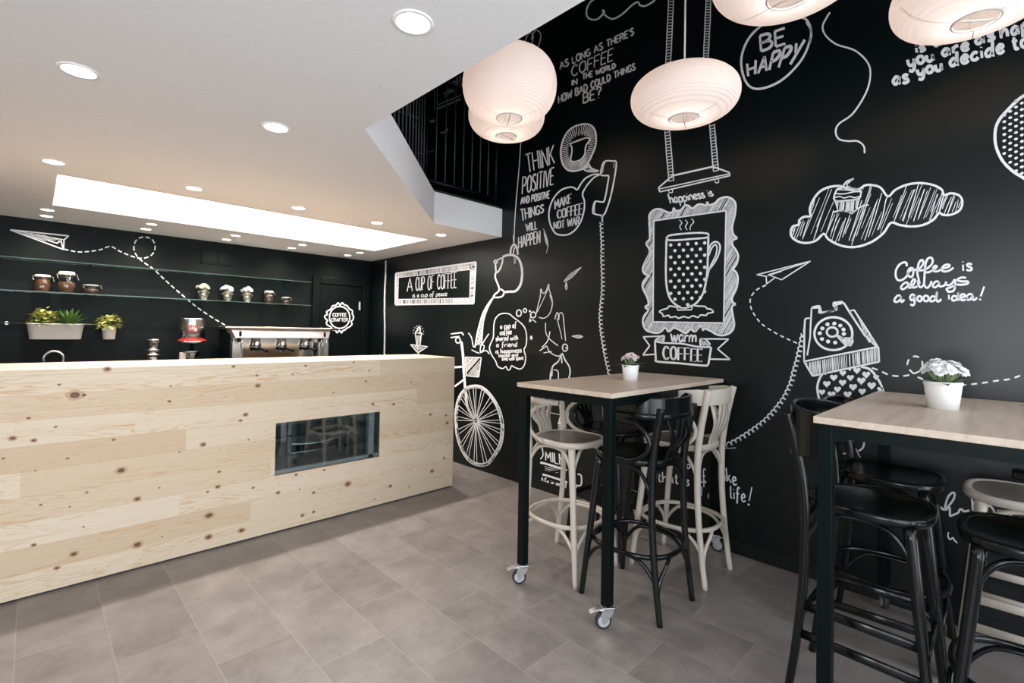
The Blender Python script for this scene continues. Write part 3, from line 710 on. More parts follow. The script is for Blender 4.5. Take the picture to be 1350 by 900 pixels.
# ------------------------------------------------------------------ paper lanterns over the void
def lantern(label, c, R, H, seed):
    t = thing('paper_lantern', label, 'pendant lamp', c, 0, 'paper lanterns over the tables')
    n = 26; prof = []
    ro = R * 0.27
    for i in range(n + 1):
        a = -PI / 2 + PI * i / n
        r_ = R * abs(math.cos(a)) ** 0.62; z_ = H * math.copysign(abs(math.sin(a)) ** 0.92, math.sin(a))
        if r_ < ro * (0.98 if a < 0 else 0.5): continue
        prof.append((r_, z_))
    sh = MB(); nn = 64; vs = []
    for (r_, z_) in prof: vs += [(r_ * math.cos(2 * PI * k / nn), r_ * math.sin(2 * PI * k / nn), z_) for k in range(nn)]
    sh.add(vs, [(i * nn + k, i * nn + (k + 1) % nn, (i + 1) * nn + (k + 1) % nn, (i + 1) * nn + k) for i in range(len(prof) - 1) for k in range(nn)], 0, True)
    sh.build('paper_shade', PAPER, t)
    wr = mat('lantern_wire', (0.55, 0.50, 0.47), 0.5)
    z0, z1 = prof[0][1], prof[-1][1]; r0 = prof[0][0]
    MB().tube([(r0 * math.cos(2 * PI * k / 32), r0 * math.sin(2 * PI * k / 32), z0) for k in range(32)], 0.004, closed=True, k=6).build('bottom_hoop', wr, t)
    fm = MB()
    for k in range(3):
        a = 2 * PI * k / 3 + seed
        fm.tube(smooth_path([(prof[i][0] * 0.975 * math.cos(a), prof[i][0] * 0.975 * math.sin(a), prof[i][1]) for i in range(0, len(prof), 2)], 2), 0.0022, k=5)
    fm.tube([(r0 * 0.5 * math.cos(seed), r0 * 0.5 * math.sin(seed), z1), (-r0 * 0.5 * math.cos(seed), -r0 * 0.5 * math.sin(seed), z1)], 0.003, k=5)
    fm.tube([(r0 * math.cos(seed), r0 * math.sin(seed), z0), (-r0 * math.cos(seed), -r0 * math.sin(seed), z0)], 0.003, k=5)
    fm.build('wire_frame', wr, t)
    MB().ellipsoid((0, 0, 0.02), 0.033, 0.033, 0.042, 8).build('bulb', BULB, t)
    MB().lathe([(0.02, 0.055), (0.022, 0.06), (0.022, 0.11), (0.008, 0.12)], n=16).build('lamp_holder', WHITEPOT, t)
    MB().tube([(0, 0, 0.118), (0, 0, ZT - c[2])], 0.005, k=8).build('cord', mat('white_cord', (0.75, 0.75, 0.75), 0.5), t)
    l = bpy.data.lights.new('lantern_light', 'POINT'); l.energy = LANTERN_W; l.color = (1.0, 0.84, 0.74); l.shadow_soft_size = 0.025
    o = bpy.data.objects.new('lantern_light', l); COL.objects.link(o); o.parent = t; o.location = (0, 0, -0.065)
    return t
lantern('white paper lantern hanging in front of the painted swing', (2.519, 1.239, 2.708), 0.286, 0.120, 0.4)
lantern('white paper lantern cut off by the top edge above the circled lettering', (2.13, 0.610, 2.885), 0.295, 0.122, 1.3)
lantern('white paper lantern at the top right corner of the picture', (2.635, 0.082, 2.79), 0.275, 0.125, 2.2)
lantern('larger upper one of two overlapping paper lanterns at the ceiling edge', (1.994, 2.077, 2.868), 0.280, 0.195, 0.9)
lantern('lower farther one of two overlapping paper lanterns at the ceiling edge', (2.46, 2.59, 3.00), 0.282, 0.155, 0.1)
SHELFGLASS, JARGLASS = glass_material('shelf_glass', (0.80, 0.90, 0.87), 0.08, 0.5), glass_material('jar_glass', (0.95, 0.93, 0.90), 0.07, 0.6)
# ------------------------------------------------------------------ back counter and what stands on it
BCZ = 0.96; BY = 5.45
bc = thing('back_counter', 'dark low back counter behind the bar under the glass shelves', 'counter', (0, BY, 0))
MB().box((-2.6, 0.02, 0.08), (2.52, 0.60, BCZ - 0.03)).build('cabinet', BLACKTRIM, bc, bevel=0.003)
MB().box((-2.6, 0.0, BCZ - 0.03), (2.52, 0.615, BCZ)).build('worktop', mat('dark_worktop', (0.02, 0.02, 0.022), 0.3), bc, bevel=0.003)
MB().box((-2.6, 0.06, 0.0), (2.52, 0.60, 0.08)).build('plinth', BLACKTRIM, bc)
# glass shelves
def shelf(x0, x1, z, label):
    t = thing('glass_shelf', label, 'shelf', ((x0 + x1) / 2, YB, z), 0, 'glass shelves on the back wall')
    h = (x1 - x0) / 2
    MB().box((-h, -0.20, -0.008), (h, -0.003, 0.0)).build('glass_pane', SHELFGLASS, t)
    MB().box((-h, -0.2025, -0.008), (h, -0.2005, 0.0)).build('polished_edge', GREENGLASS, t)
    for s in (-0.72, 0.72):
        b = MB(); b.box((s * h - 0.006, -0.10, -0.018), (s * h + 0.006, -0.0, -0.009)); b.lathe([(0.011, -0.008), (0.011, 0.0)], (s * h, 0, -0.014), axis='y', n=16)
        b.build('bracket', BLACKMETAL, t, bevel=0.002)
ZS1, ZS2 = 1.685, 1.965
for (z, nm) in ((ZS1, 'lower'), (ZS2, 'upper')):
    shelf(-1.0, 0.60, z, f'{nm} glass shelf on the black back wall, left length')
    shelf(0.603, 2.385, z, f'{nm} glass shelf on the black back wall, right length')
# clip-top jars
def jar(x, r, h, belly, fillm, fill, label, grp='clip-top jars on the lower glass shelf'):
    t = thing('clip_top_jar', label, 'jar', (x, YB - 0.105, ZS1), 0.3, grp)
    lid = h * 0.80
    prof = [(r * 0.82, 0.0), (r * 0.95, 0.006), (r * belly, lid * 0.35), (r * belly * 0.99, lid * 0.6), (r * 0.86, lid * 0.88), (r * 0.80, lid * 0.93), (r * 0.88, lid)]
    MB().lathe(prof, n=28).build('glass_body', JARGLASS, t)
    MB().lathe([(0.001, 0.004), (r * 0.86, 0.006), (r * belly * 0.94, lid * 0.35), (r * belly * 0.92, min(lid * 0.6, lid * fill)), (r * 0.8, lid * fill), (0.001, lid * fill + 0.003)], n=24).build('contents', fillm, t)
    MB().lathe([(r * 0.95, lid + 0.002), (r * 0.98, lid + 0.008), (r * 0.98, h - 0.014), (r * 0.86, h - 0.004), (0.001, h)], n=28).build('lid', LIDM, t)
    c = MB(); rr = r * 1.02
    c.tube([(rr * math.cos(a), rr * math.sin(a), lid + 0.006) for a in [2 * PI * i / 24 for i in range(24)]], 0.0028, closed=True, k=6)
    for s in (-1, 1): c.tube(smooth_path([(s * r * 0.98, -0.008, lid + 0.006), (s * r * 1.22, -0.012, lid + 0.012), (s * r * 1.25, -0.014, lid - 0.012), (s * r * (1.05 if s < 0 else 1.42), -0.016, lid * 0.78)], 4), 0.0026, k=6)
    c.build('wire_clip', STEEL, t)
jar(0.055, 0.055, 0.155, 1.0, SPICE, 0.92, 'clip-top jar of brown spice, leftmost on the lower glass shelf')
jar(0.212, 0.058, 0.198, 1.08, SPICE, 0.62, 'tall bulbous clip-top jar half full of dark spice')
jar(0.385, 0.053, 0.092, 1.08, BEANS, 0.7, 'squat clip-top jar right of the tall bulbous one')
jar(1.935, 0.050, 0.148, 1.0, BEANS, 0.9, 'clip-top jar with dark contents right of the tin flower pots')
jar(2.125, 0.050, 0.088, 1.05, BEANS, 0.6, 'squat clip-top jar at the right end of the lower glass shelf')
# tin buckets with flowers
def tin(x, petal, label, seed, centre=None):
    rnd = random.Random(seed)
    t = thing('tin_flower_pot', label, 'flower pot', (x, YB - 0.105, ZS1), 0, 'tin flower pots on the lower glass shelf')
    h = 0.105; b = MB(); b.lathe([(0.036, 0), (0.040, 0.004), (0.048, h * 0.45), (0.049, h * 0.47), (0.049, h * 0.53), (0.053, h - 0.008), (0.057, h - 0.005), (0.055, h), (0.050, h - 0.004), (0.048, h - 0.02)], n=28)
    b.build('bucket', STEEL, t)
    lf = MB()
    for k in range(7):
        a = k * 0.9; leaf_quad(lf, (0.02 * math.cos(a), 0.02 * math.sin(a), h - 0.01), (math.cos(a), math.sin(a), 0.25), 0.045, 0.026, 0.7)
    lf.build('leaves', LEAFY, t, recalc=False)
    for c in dome(12, 0.050, h - 0.008, 0.060, seed, 0.5): blossom(t, 'blossom', c, 0.027, petal, rnd, 6, centre)
tin(1.284, PETALC, 'tin pot of creamy yellow flowers on the glass shelf', 21)
tin(1.508, PETALW, 'tin pot of white flowers between the two other tin pots', 22)
tin(1.705, PETALW, 'tin pot of white flowers with pink centres, right of the plain white ones', 23, PINKC)
# rail with hanging planters
rl = thing('hanging_rail', 'thin steel wall rail carrying the cream planter and pot', 'rail', (0.20, YB, 1.405))
MB().tube([(-0.42, -0.040, 0), (0.42, -0.040, 0)], 0.006, k=8).build('bar', mat('dull_steel', (0.20, 0.19, 0.18), 0.35, metal=0.8), rl)
for s in (-1, 1):
    b = MB(); b.tube([(s * 0.36, -0.040, 0), (s * 0.36, 0, 0)], 0.005, k=8); b.lathe([(0.014, -0.006), (0.014, 0)], (s * 0.36, 0, 0), axis='y', n=14); b.build('bracket', STEEL, rl)
def rounded(hx, hy, r, k=6):
    out = []
    for cx_, cy_, a0 in ((hx - r, hy - r, 0), (-hx + r, hy - r, 90), (-hx + r, -hy + r, 180), (hx - r, -hy + r, 270)):
        for i in range(k + 1):
            a = math.radians(a0 + 90 * i / k); out.append((cx_ + r * math.cos(a), cy_ + r * math.sin(a)))
    return out
pl = thing('trough_planter', 'long cream planter of mixed greenery hung on the wall rail', 'planter', (0.150, YB - 0.125, 1.268))
pm = MB(); pv = []; base = rounded(1, 1, 0.5); kk = len(base)
for (hx, hy, z) in ((0.163, 0.045, 0.0), (0.170, 0.050, 0.004), (0.186, 0.058, 0.130), (0.193, 0.063, 0.132), (0.193, 0.063, 0.140), (0.183, 0.055, 0.140), (0.178, 0.050, 0.112)):
    pv += [(x, y, z) for x, y in rounded(hx, hy, hy * 0.85)]
pm.add(pv, [(a * kk + i, a * kk + (i + 1) % kk, (a + 1) * kk + (i + 1) % kk, (a + 1) * kk + i) for a in range(6) for i in range(kk)], 0, True)
pm.add([(x, y, 0) for x, y in rounded(0.163, 0.045, 0.038)], [tuple(range(kk))])
pm.build('trough', CREAMPOT, pl)
MB().add([(x, y, 0.115) for x, y in rounded(0.178, 0.050, 0.042)], [tuple(range(kk))]).build('soil', SOIL, pl)
def hook(parent, x, y0, z): MB().strip(smooth_path([(x, y0, z - 0.02), (x, y0 + 0.005, z + 0.012), (x, y0 + 0.018, z + 0.020), (x, y0 + 0.022, z + 0.0)], 4), 0.016, 0.003, up=(1, 0, 0)).build('hook', STEEL, parent)
hook(pl, -0.12, 0.056, 0.138); hook(pl, 0.12, 0.056, 0.138)
r = random.Random(5)
def bush(parent, name, cx_, R, n, m, lo, ln, wd, spread, cyy=0.0, h0=0.105):
    f = MB()
    for i in range(n):
        a = r.random() * 2 * PI; q = math.sqrt(r.random()); e = r.uniform(*spread)
        p = (cx_ + R * q * math.cos(a) * 0.9, cyy + R * 0.5 * q * math.sin(a), h0 + lo * r.random() * (1 - 0.5 * q))
        leaf_quad(f, p, (math.cos(a) * math.cos(e), math.sin(a) * math.cos(e) * 0.8, math.sin(e)), ln * (0.6 + 0.6 * r.random()), wd * (0.7 + 0.5 * r.random()), 0.25)
    f.build(name, m, parent, recalc=False)
bush(pl, 'dark_leaves', -0.085, 0.095, 90, LEAF, 0.10, 0.050, 0.030, (0.1, 1.2), h0=0.120)
bush(pl, 'yellow_green_leaves', -0.075, 0.095, 340, LEAFY, 0.180, 0.040, 0.034, (-0.4, 0.9), h0=0.120)
f = MB()
for i in range(46):
    a = 2 * PI * i * 0.382; e = 0.12 + 1.15 * (i / 46) ** 0.8
    leaf_quad(f, (0.085 + 0.012 * math.cos(a), 0.012 * math.sin(a), 0.120 + 0.02 * i / 46), (math.cos(a) * math.cos(e), math.sin(a) * math.cos(e), math.sin(e)), 0.200 - 0.03 * i / 46, 0.028, 0.30 * math.cos(e))
f.build('strap_leaves', LEAFD, pl, recalc=False)
pp_ = thing('hanging_flower_pot', 'single cream pot of yellow green foliage right of the long planter', 'planter', (0.517, YB - 0.125, 1.268))
MB().lathe([(0.040, 0), (0.044, 0.003), (0.054, 0.110), (0.058, 0.112), (0.058, 0.121), (0.053, 0.121), (0.050, 0.10), (0.001, 0.098)], n=32).build('pot', CREAMPOT, pp_)
hook(pp_, 0.0, 0.052, 0.124)
bush(pp_, 'dark_leaves', 0.0, 0.07, 60, LEAF, 0.085, 0.050, 0.030, (0.0, 1.2))
bush(pp_, 'yellow_green_leaves', 0.0, 0.085, 260, LEAFY, 0.150, 0.040, 0.034, (-0.4, 0.9))
# arched tap
tp = thing('arched_tap', 'arched steel swan-neck tap behind the bar', 'tap', (0.20, 5.80, BCZ))
MB().tube([(0, 0, 0), (0, 0, 0.05), (0, 0, 0.10)] + [(-0.063 + 0.063 * math.cos(PI * k / 20), 0, 0.143 + 0.063 * math.sin(PI * k / 20)) for k in range(21)] + [(-0.126, 0, 0.10)], 0.0115, k=14).build('spout', STEEL, tp)
MB().lathe([(0.028, 0), (0.028, 0.006), (0.018, 0.012), (0.016, 0.04)], n=20).build('base', STEEL, tp)
MB().tube([(0.016, 0, 0.03), (0.06, -0.005, 0.045)], 0.005, k=8).build('lever', STEEL, tp)
# small coffee filter column
fc = thing('coffee_dripper', 'slim steel and glass coffee dripper left of the grinder', 'coffee maker', (0.832, 5.75, BCZ))
MB().lathe([(0.042, 0), (0.046, 0.004), (0.052, 0.165), (0.048, 0.165), (0.040, 0.01), (0.001, 0.008)], n=28).build('glass_carafe', glass_material('carafe_glass', (0.9, 0.86, 0.8), 0.12, 0.7), fc)
MB().lathe([(0.001, 0.008), (0.038, 0.010), (0.045, 0.11), (0.001, 0.112)], n=20).build('coffee', mat('amber_coffee', (0.28, 0.15, 0.06), 0.3), fc)
MB().lathe([(0.053, 0.158), (0.056, 0.162), (0.056, 0.170), (0.040, 0.178), (0.030, 0.185), (0.052, 0.207), (0.056, 0.212), (0.056, 0.217), (0.040, 0.217)], n=28).build('steel_collar', STEEL, fc)
MB().lathe([(0.030, 0.217), (0.036, 0.222), (0.044, 0.27), (0.053, 0.298), (0.056, 0.302), (0.056, 0.312), (0.050, 0.318), (0.001, 0.319)], n=28).build('cup', CHROME, fc)
# grinder with bean hopper tin
gd = thing('coffee_grinder', 'coffee grinder with upturned steel bean tin and red band', 'grinder', (1.148, 5.75, BCZ))
MB().lathe([(0.065, 0), (0.070, 0.004), (0.055, 0.04), (0.030, 0.06), (0.034, 0.12), (0.066, 0.175), (0.068, 0.192), (0.090, 0.194), (0.090, 0.198), (0.045, 0.200), (0.030, 0.215), (0.012, 0.222)], n=32).build('funnel_body', CHROME, gd)
MB().lathe([(0.016, 0.215), (0.016, 0.262), (0.045, 0.275), (0.110, 0.281)], n=24).build('neck', BLACKMETAL, gd)
MB().lathe([(0.112, 0.278), (0.119, 0.283), (0.119, 0.296), (0.115, 0.298)], n=40).build('steel_lip', STEEL, gd)
MB().lathe([(0.115, 0.297), (0.119, 0.299), (0.119, 0.309), (0.1135, 0.311)], n=40).build('red_band', REDM, gd)
can = MB().lathe([(0.1135, 0.313), (0.107, 0.44), (0.103, 0.515), (0.102, 0.523), (0.094, 0.527), (0.090, 0.522), (0.001, 0.522)], n=48).build('bean_tin', STEEL, gd)
MB().box((-0.100, -0.03, 0.0), (-0.052, 0.04, 0.185)).build('side_housing', BEIGE, gd, bevel=0.01)
# the red square label and its white letters follow the curve of the tin
def on_tin(a, z, off=0.0): 
    rr = 0.113 - (z - 0.318) * 0.0508 + off; t = -PI / 2 - 0.16 + a / 0.107
    return (rr * math.cos(t), rr * math.sin(t), z)
lb = MB(); n = 8; vs = []
for i in range(n + 1):
    a = -0.038 + 0.076 * i / n; vs += [on_tin(a, 0.392, 0.001), on_tin(a, 0.456, 0.001)]
lb.add(vs, [(2 * i, 2 * i + 2, 2 * i + 3, 2 * i + 1) for i in range(n)]); lab = lb.build('red_label', REDM, can); lab['label'] = 'red square label with white letters'
lt = MB()
def lstroke(pts, wdt):
    P = smooth_path([(x, z, 0) for x, z in pts], 4) if len(pts) > 2 else [Vector((x, z, 0)) for x, z in pts]; vs = []
    for i, p in enumerate(P):
        a, b = P[max(i - 1, 0)], P[min(i + 1, len(P) - 1)]; dd = (b - a).normalized()
        vs += [on_tin(p.x - dd.y * wdt, p.y + dd.x * wdt, 0.002), on_tin(p.x + dd.y * wdt, p.y - dd.x * wdt, 0.002)]
    lt.add(vs, [(2 * i, 2 * i + 1, 2 * i + 3, 2 * i + 2) for i in range(len(P) - 1)])
for x in (-0.024, -0.007, 0.008): lstroke([(x, 0.410), (x + 0.003, 0.432 if x < -0.02 else 0.446)], 0.0028)
lstroke([(-0.0205, 0.437), (-0.020, 0.441)], 0.0028)
lstroke([(0.016, 0.432), (0.018, 0.414), (0.026, 0.412), (0.031, 0.432)], 0.0026); lstroke([(0.031, 0.434), (0.029, 0.408), (0.020, 0.399), (0.012, 0.402)], 0.0026)
lt.build('white_letters', PETALW, lab)
# espresso machine
em = thing('espresso_machine', 'wide steel three-group espresso machine behind the bar', 'espresso machine', (1.935, 5.66, BCZ))
HW = 0.50
b = MB(); b.box((-HW, -0.10, 0.045), (HW, 0.30, 0.42)); b.build('body', BLACKMETAL, em, bevel=0.012)
MB().box((-HW + 0.03, -0.22, 0.035), (HW - 0.03, -0.10, 0.065)).build('drip_tray', STEEL, em, bevel=0.004)
# sloping front panel and cup rail
fp = MB(); fp.add([(-HW + 0.02, -0.235, 0.335), (HW - 0.02, -0.235, 0.335), (HW + 0.015, -0.20, 0.425), (-HW - 0.015, -0.20, 0.425), (-HW + 0.02, -0.08, 0.325), (HW - 0.02, -0.08, 0.325), (HW + 0.015, 0.0, 0.425), (-HW - 0.015, 0.0, 0.425)],
    [(0, 1, 2, 3), (5, 4, 7, 6), (0, 4, 5, 1), (3, 2, 6, 7), (0, 3, 7, 4), (1, 5, 6, 2)])
fpo = fp.build('front_panel', mat('satin_steel', (0.58, 0.55, 0.54), 0.32, metal=0.75), em, bevel=0.006)
for s in (-1, 1): MB().box((s * 0.435 - 0.011, -0.240, 0.350), (s * 0.435 + 0.011, -0.215, 0.405)).build('side_badge', BLACKMETAL, fpo, bevel=0.008)
for gx in (-0.19, 0.06, 0.29):
    for k in range(5): MB().lathe([(0.007, -0.004), (0.007, 0.004)], (gx - 0.055 + k * 0.028, -0.2275, 0.370), axis='y', n=12).build('button', mat('lit_white_button', (0.9, 0.9, 0.95), 0.4, emit=(0.95, 0.95, 1.0), estr=1.2), fpo)
MB().add([(-HW - 0.03, -0.215, 0.425), (HW + 0.03, -0.215, 0.425), (HW + 0.03, 0.31, 0.425), (-HW - 0.03, 0.31, 0.425)], [(0, 1, 2, 3)]).build('top_tray', STEEL, em)
MB().tube(smooth_path([(-HW - 0.03, 0.31, 0.440), (-HW - 0.035, -0.18, 0.440), (-HW + 0.01, -0.218, 0.440), (HW - 0.01, -0.218, 0.440), (HW + 0.035, -0.18, 0.440), (HW + 0.03, 0.31, 0.440)], 3), 0.014, k=10).build('cup_rail', mat('pale_copper_rail', (0.70, 0.55, 0.46), 0.22, metal=1.0), em)
for gx in (-0.26, 0.0, 0.25):
    g = MB(); g.lathe([(0.030, 0.235), (0.040, 0.240), (0.040, 0.275), (0.032, 0.285), (0.032, 0.335)], (gx, -0.165, 0), n=22); go = g.build('group_head', CHROME, em)
    h = MB(); h.tube([(gx, -0.165, 0.225), (gx + 0.02, -0.24, 0.222), (gx + 0.045, -0.34, 0.205)], 0.013, scales=[0.8, 0.85, 1.1], k=10); h.lathe([(0.033, 0.205), (0.037, 0.215), (0.037, 0.238)], (gx, -0.165, 0), n=20)
    h.build('portafilter', BLACKMETAL, em)
    MB().tube([(gx - 0.02, -0.165, 0.206), (gx - 0.02, -0.17, 0.185)], 0.006, k=8).build('spout', CHROME, em)
for sx in (-0.42, 0.40):
    MB().tube(smooth_path([(sx, -0.19, 0.335), (sx, -0.235, 0.30), (sx + 0.01, -0.245, 0.22), (sx + 0.015, -0.235, 0.13)], 5), 0.006, k=8).build('steam_wand', CHROME, em)
    MB().lathe([(0.018, -0.262), (0.022, -0.255), (0.022, -0.235)], (sx - 0.035, 0, 0.315), axis='y', n=16).build('steam_knob', BLACKMETAL, em)
MB().box((-HW + 0.01, -0.112, 0.08), (HW - 0.01, -0.100, 0.33)).build('back_splash', CHROME, em)
for s in (-1, 1):
    MB().box((s * (HW - 0.02) - 0.012, -0.20, 0.0), (s * (HW - 0.02) + 0.012, -0.17, 0.335)).build('side_post', STEEL, em, bevel=0.003)
    MB().box((s * (HW - 0.06) - 0.06, -0.21, 0.12), (s * (HW - 0.06) + 0.05, -0.19, 0.285)).build('side_plate', STEEL, em, bevel=0.004)
    for y in (-0.15, 0.25): MB().lathe([(0.025, 0), (0.025, 0.05)], (s * 0.40, y, 0), n=14).build('foot', BLACKMETAL, em)
# ------------------------------------------------------------------ chalk mural
def ray_dir(px, py): return C2W @ Vector(((px - 675) / FPX, (py - CY) / FPX, 1))
def on_right(px, py, off=0.0015):
    d = ray_dir(px, py); return CAM + d * ((XW - off) / d.x)
def on_back(px, py, off=0.0015, y=None):
    d = ray_dir(px, py); return CAM + d * (((y or YB) - off) / d.y)
FONT = {
 'A': (.68, '0,0 .34,1 .68,0|.12,.34 .56,.34'), 'B': (.56, '0,0 0,1|~0,1 .38,.97 .48,.77 .34,.55 0,.53|~0,.53 .42,.5 .55,.26 .4,.03 0,0'),
 'C': (.58, '~.56,.82 .4,.99 .16,.9 .02,.5 .16,.1 .4,.01 .57,.17'), 'D': (.6, '0,0 0,1|~0,1 .35,.93 .58,.5 .35,.06 0,0'),
 'E': (.48, '.48,1 0,1 0,0 .48,0|0,.52 .4,.52'), 'F': (.48, '.48,1 0,1 0,0|0,.52 .4,.52'),
 'G': (.62, '~.58,.83 .4,.99 .14,.88 .02,.5 .14,.1 .4,0 .6,.2|.36,.45 .61,.45 .61,.0'), 'H': (.58, '0,0 0,1|.56,0 .56,1|0,.5 .56,.5'),
 'I': (.1, '.05,0 .05,1'), 'J': (.4, '~.38,1 .38,.25 .2,0 .0,.15'), 'K': (.56, '0,0 0,1|.54,1 0,.42|.16,.56 .56,0'), 'L': (.46, '0,1 0,0 .46,0'),
 'M': (.74, '0,0 .06,1 .37,.3 .68,1 .74,0'), 'N': (.58, '0,0 0,1 .56,0 .56,1'), 'O': (.62, '~@.31,1 .06,.8 .02,.5 .08,.15 .31,0 .55,.15 .6,.5 .54,.85'),
 'P': (.54, '0,0 0,1|~0,1 .4,.95 .52,.73 .36,.5 0,.46'), 'R': (.56, '0,0 0,1|~0,1 .4,.95 .5,.75 .34,.52 0,.5|.22,.5 .56,0'),
 'S': (.5, '~.48,.86 .3,1 .06,.88 .1,.64 .4,.44 .47,.18 .24,0 .0,.14'), 'T': (.56, '0,1 .56,1|.28,1 .28,0'), 'U': (.58, '~0,1 .02,.25 .28,0 .54,.25 .56,1'),
 'V': (.6, '0,1 .3,0 .6,1'), 'W': (.86, '0,1 .2,0 .43,.8 .66,0 .86,1'), 'Y': (.56, '0,1 .28,.48|.56,1 .2,0'), 'X': (.56, '0,0 .56,1|0,1 .56,0'), 'Z': (.5, '0,1 .5,1 0,0 .5,0'),
 '!': (.12, '.1,1 .05,.25|.04,.06 .05,0'), '?': (.46, '~0,.8 .12,.98 .38,.95 .44,.74 .26,.52 .22,.26|.21,.06 .22,0'), "'": (.1, '.06,1 .03,.82'), '.': (.1, '.04,.03 .06,0'), ' ': (.3, ''),
 'a': (.52, '~.44,.46 .24,.56 .04,.3 .14,.02 .34,.12 .45,.5|~.45,.54 .43,.12 .54,.03'), 'b': (.5, '~.02,1 .02,0|~.02,.3 .2,.55 .44,.4 .42,.1 .2,-.02 .02,.12'),
 'c': (.44, '~.42,.44 .24,.55 .03,.32 .1,.04 .3,0 .44,.12'), 'd': (.54, '~.44,.42 .24,.54 .03,.3 .12,.02 .34,.1 .46,.5|~.5,1 .44,.12 .55,.02'),
 'e': (.46, '~.05,.26 .38,.34 .38,.5 .22,.57 .03,.34 .1,.04 .28,-.02 .46,.12'), 'f': (.44, '~.44,.92 .3,1.02 .19,.85 .16,.3 .1,-.28|.0,.5 .38,.52'),
 'g': (.5, '~.44,.44 .24,.56 .03,.32 .14,.04 .34,.12 .45,.5|~.46,.54 .44,-.2 .26,-.42 .03,-.3'), 'h': (.5, '~.02,1 .02,0|~.02,.25 .18,.52 .38,.5 .42,.3 .42,.0'),
 'i': (.12, '.06,.52 .06,0|.06,.74 .07,.80'), 'k': (.46, '.02,1 .02,0|.4,.55 .04,.24|.14,.32 .46,0'), 'l': (.2, '~.06,1 .05,.15 .2,.02'),
 'm': (.74, '.02,.54 .02,0|~.02,.3 .16,.54 .32,.5 .35,0|~.35,.3 .5,.54 .66,.5 .7,.02'), 'n': (.5, '.02,.54 .02,0|~.02,.28 .18,.54 .38,.5 .42,.28 .46,0'),
 'o': (.5, '~@.24,.56 .05,.42 .05,.12 .24,-.01 .44,.14 .44,.42'), 'p': (.5, '.03,.54 .0,-.4|~.03,.36 .2,.56 .44,.44 .42,.12 .2,-.02 .02,.12'),
 'r': (.36, '.02,.54 .02,0|~.02,.28 .14,.5 .36,.52'), 's': (.4, '~.38,.46 .2,.57 .05,.46 .14,.32 .34,.2 .34,.04 .14,-.02 .0,.08'), 't': (.36, '~.16,.86 .14,.15 .22,0 .36,.06|.0,.58 .34,.6'),
 'u': (.5, '~.02,.54 .03,.14 .2,0 .4,.14 .44,.54|.44,.54 .46,0'), 'v': (.46, '0,.54 .22,0 .46,.54'), 'w': (.7, '~0,.54 .12,.04 .2,.02 .34,.45 .42,.05 .52,.02 .7,.54'),
 'y': (.5, '~.02,.54 .06,.16 .22,.04 .42,.22 .46,.54|~.46,.54 .42,-.1 .26,-.4 .02,-.3'), '-': (.4, '.02,.4 .36,.4'), '&': (.5, '~.5,.0 .1,.7 .2,1 .38,.8 .05,.3 .2,0 .48,.3'),
}
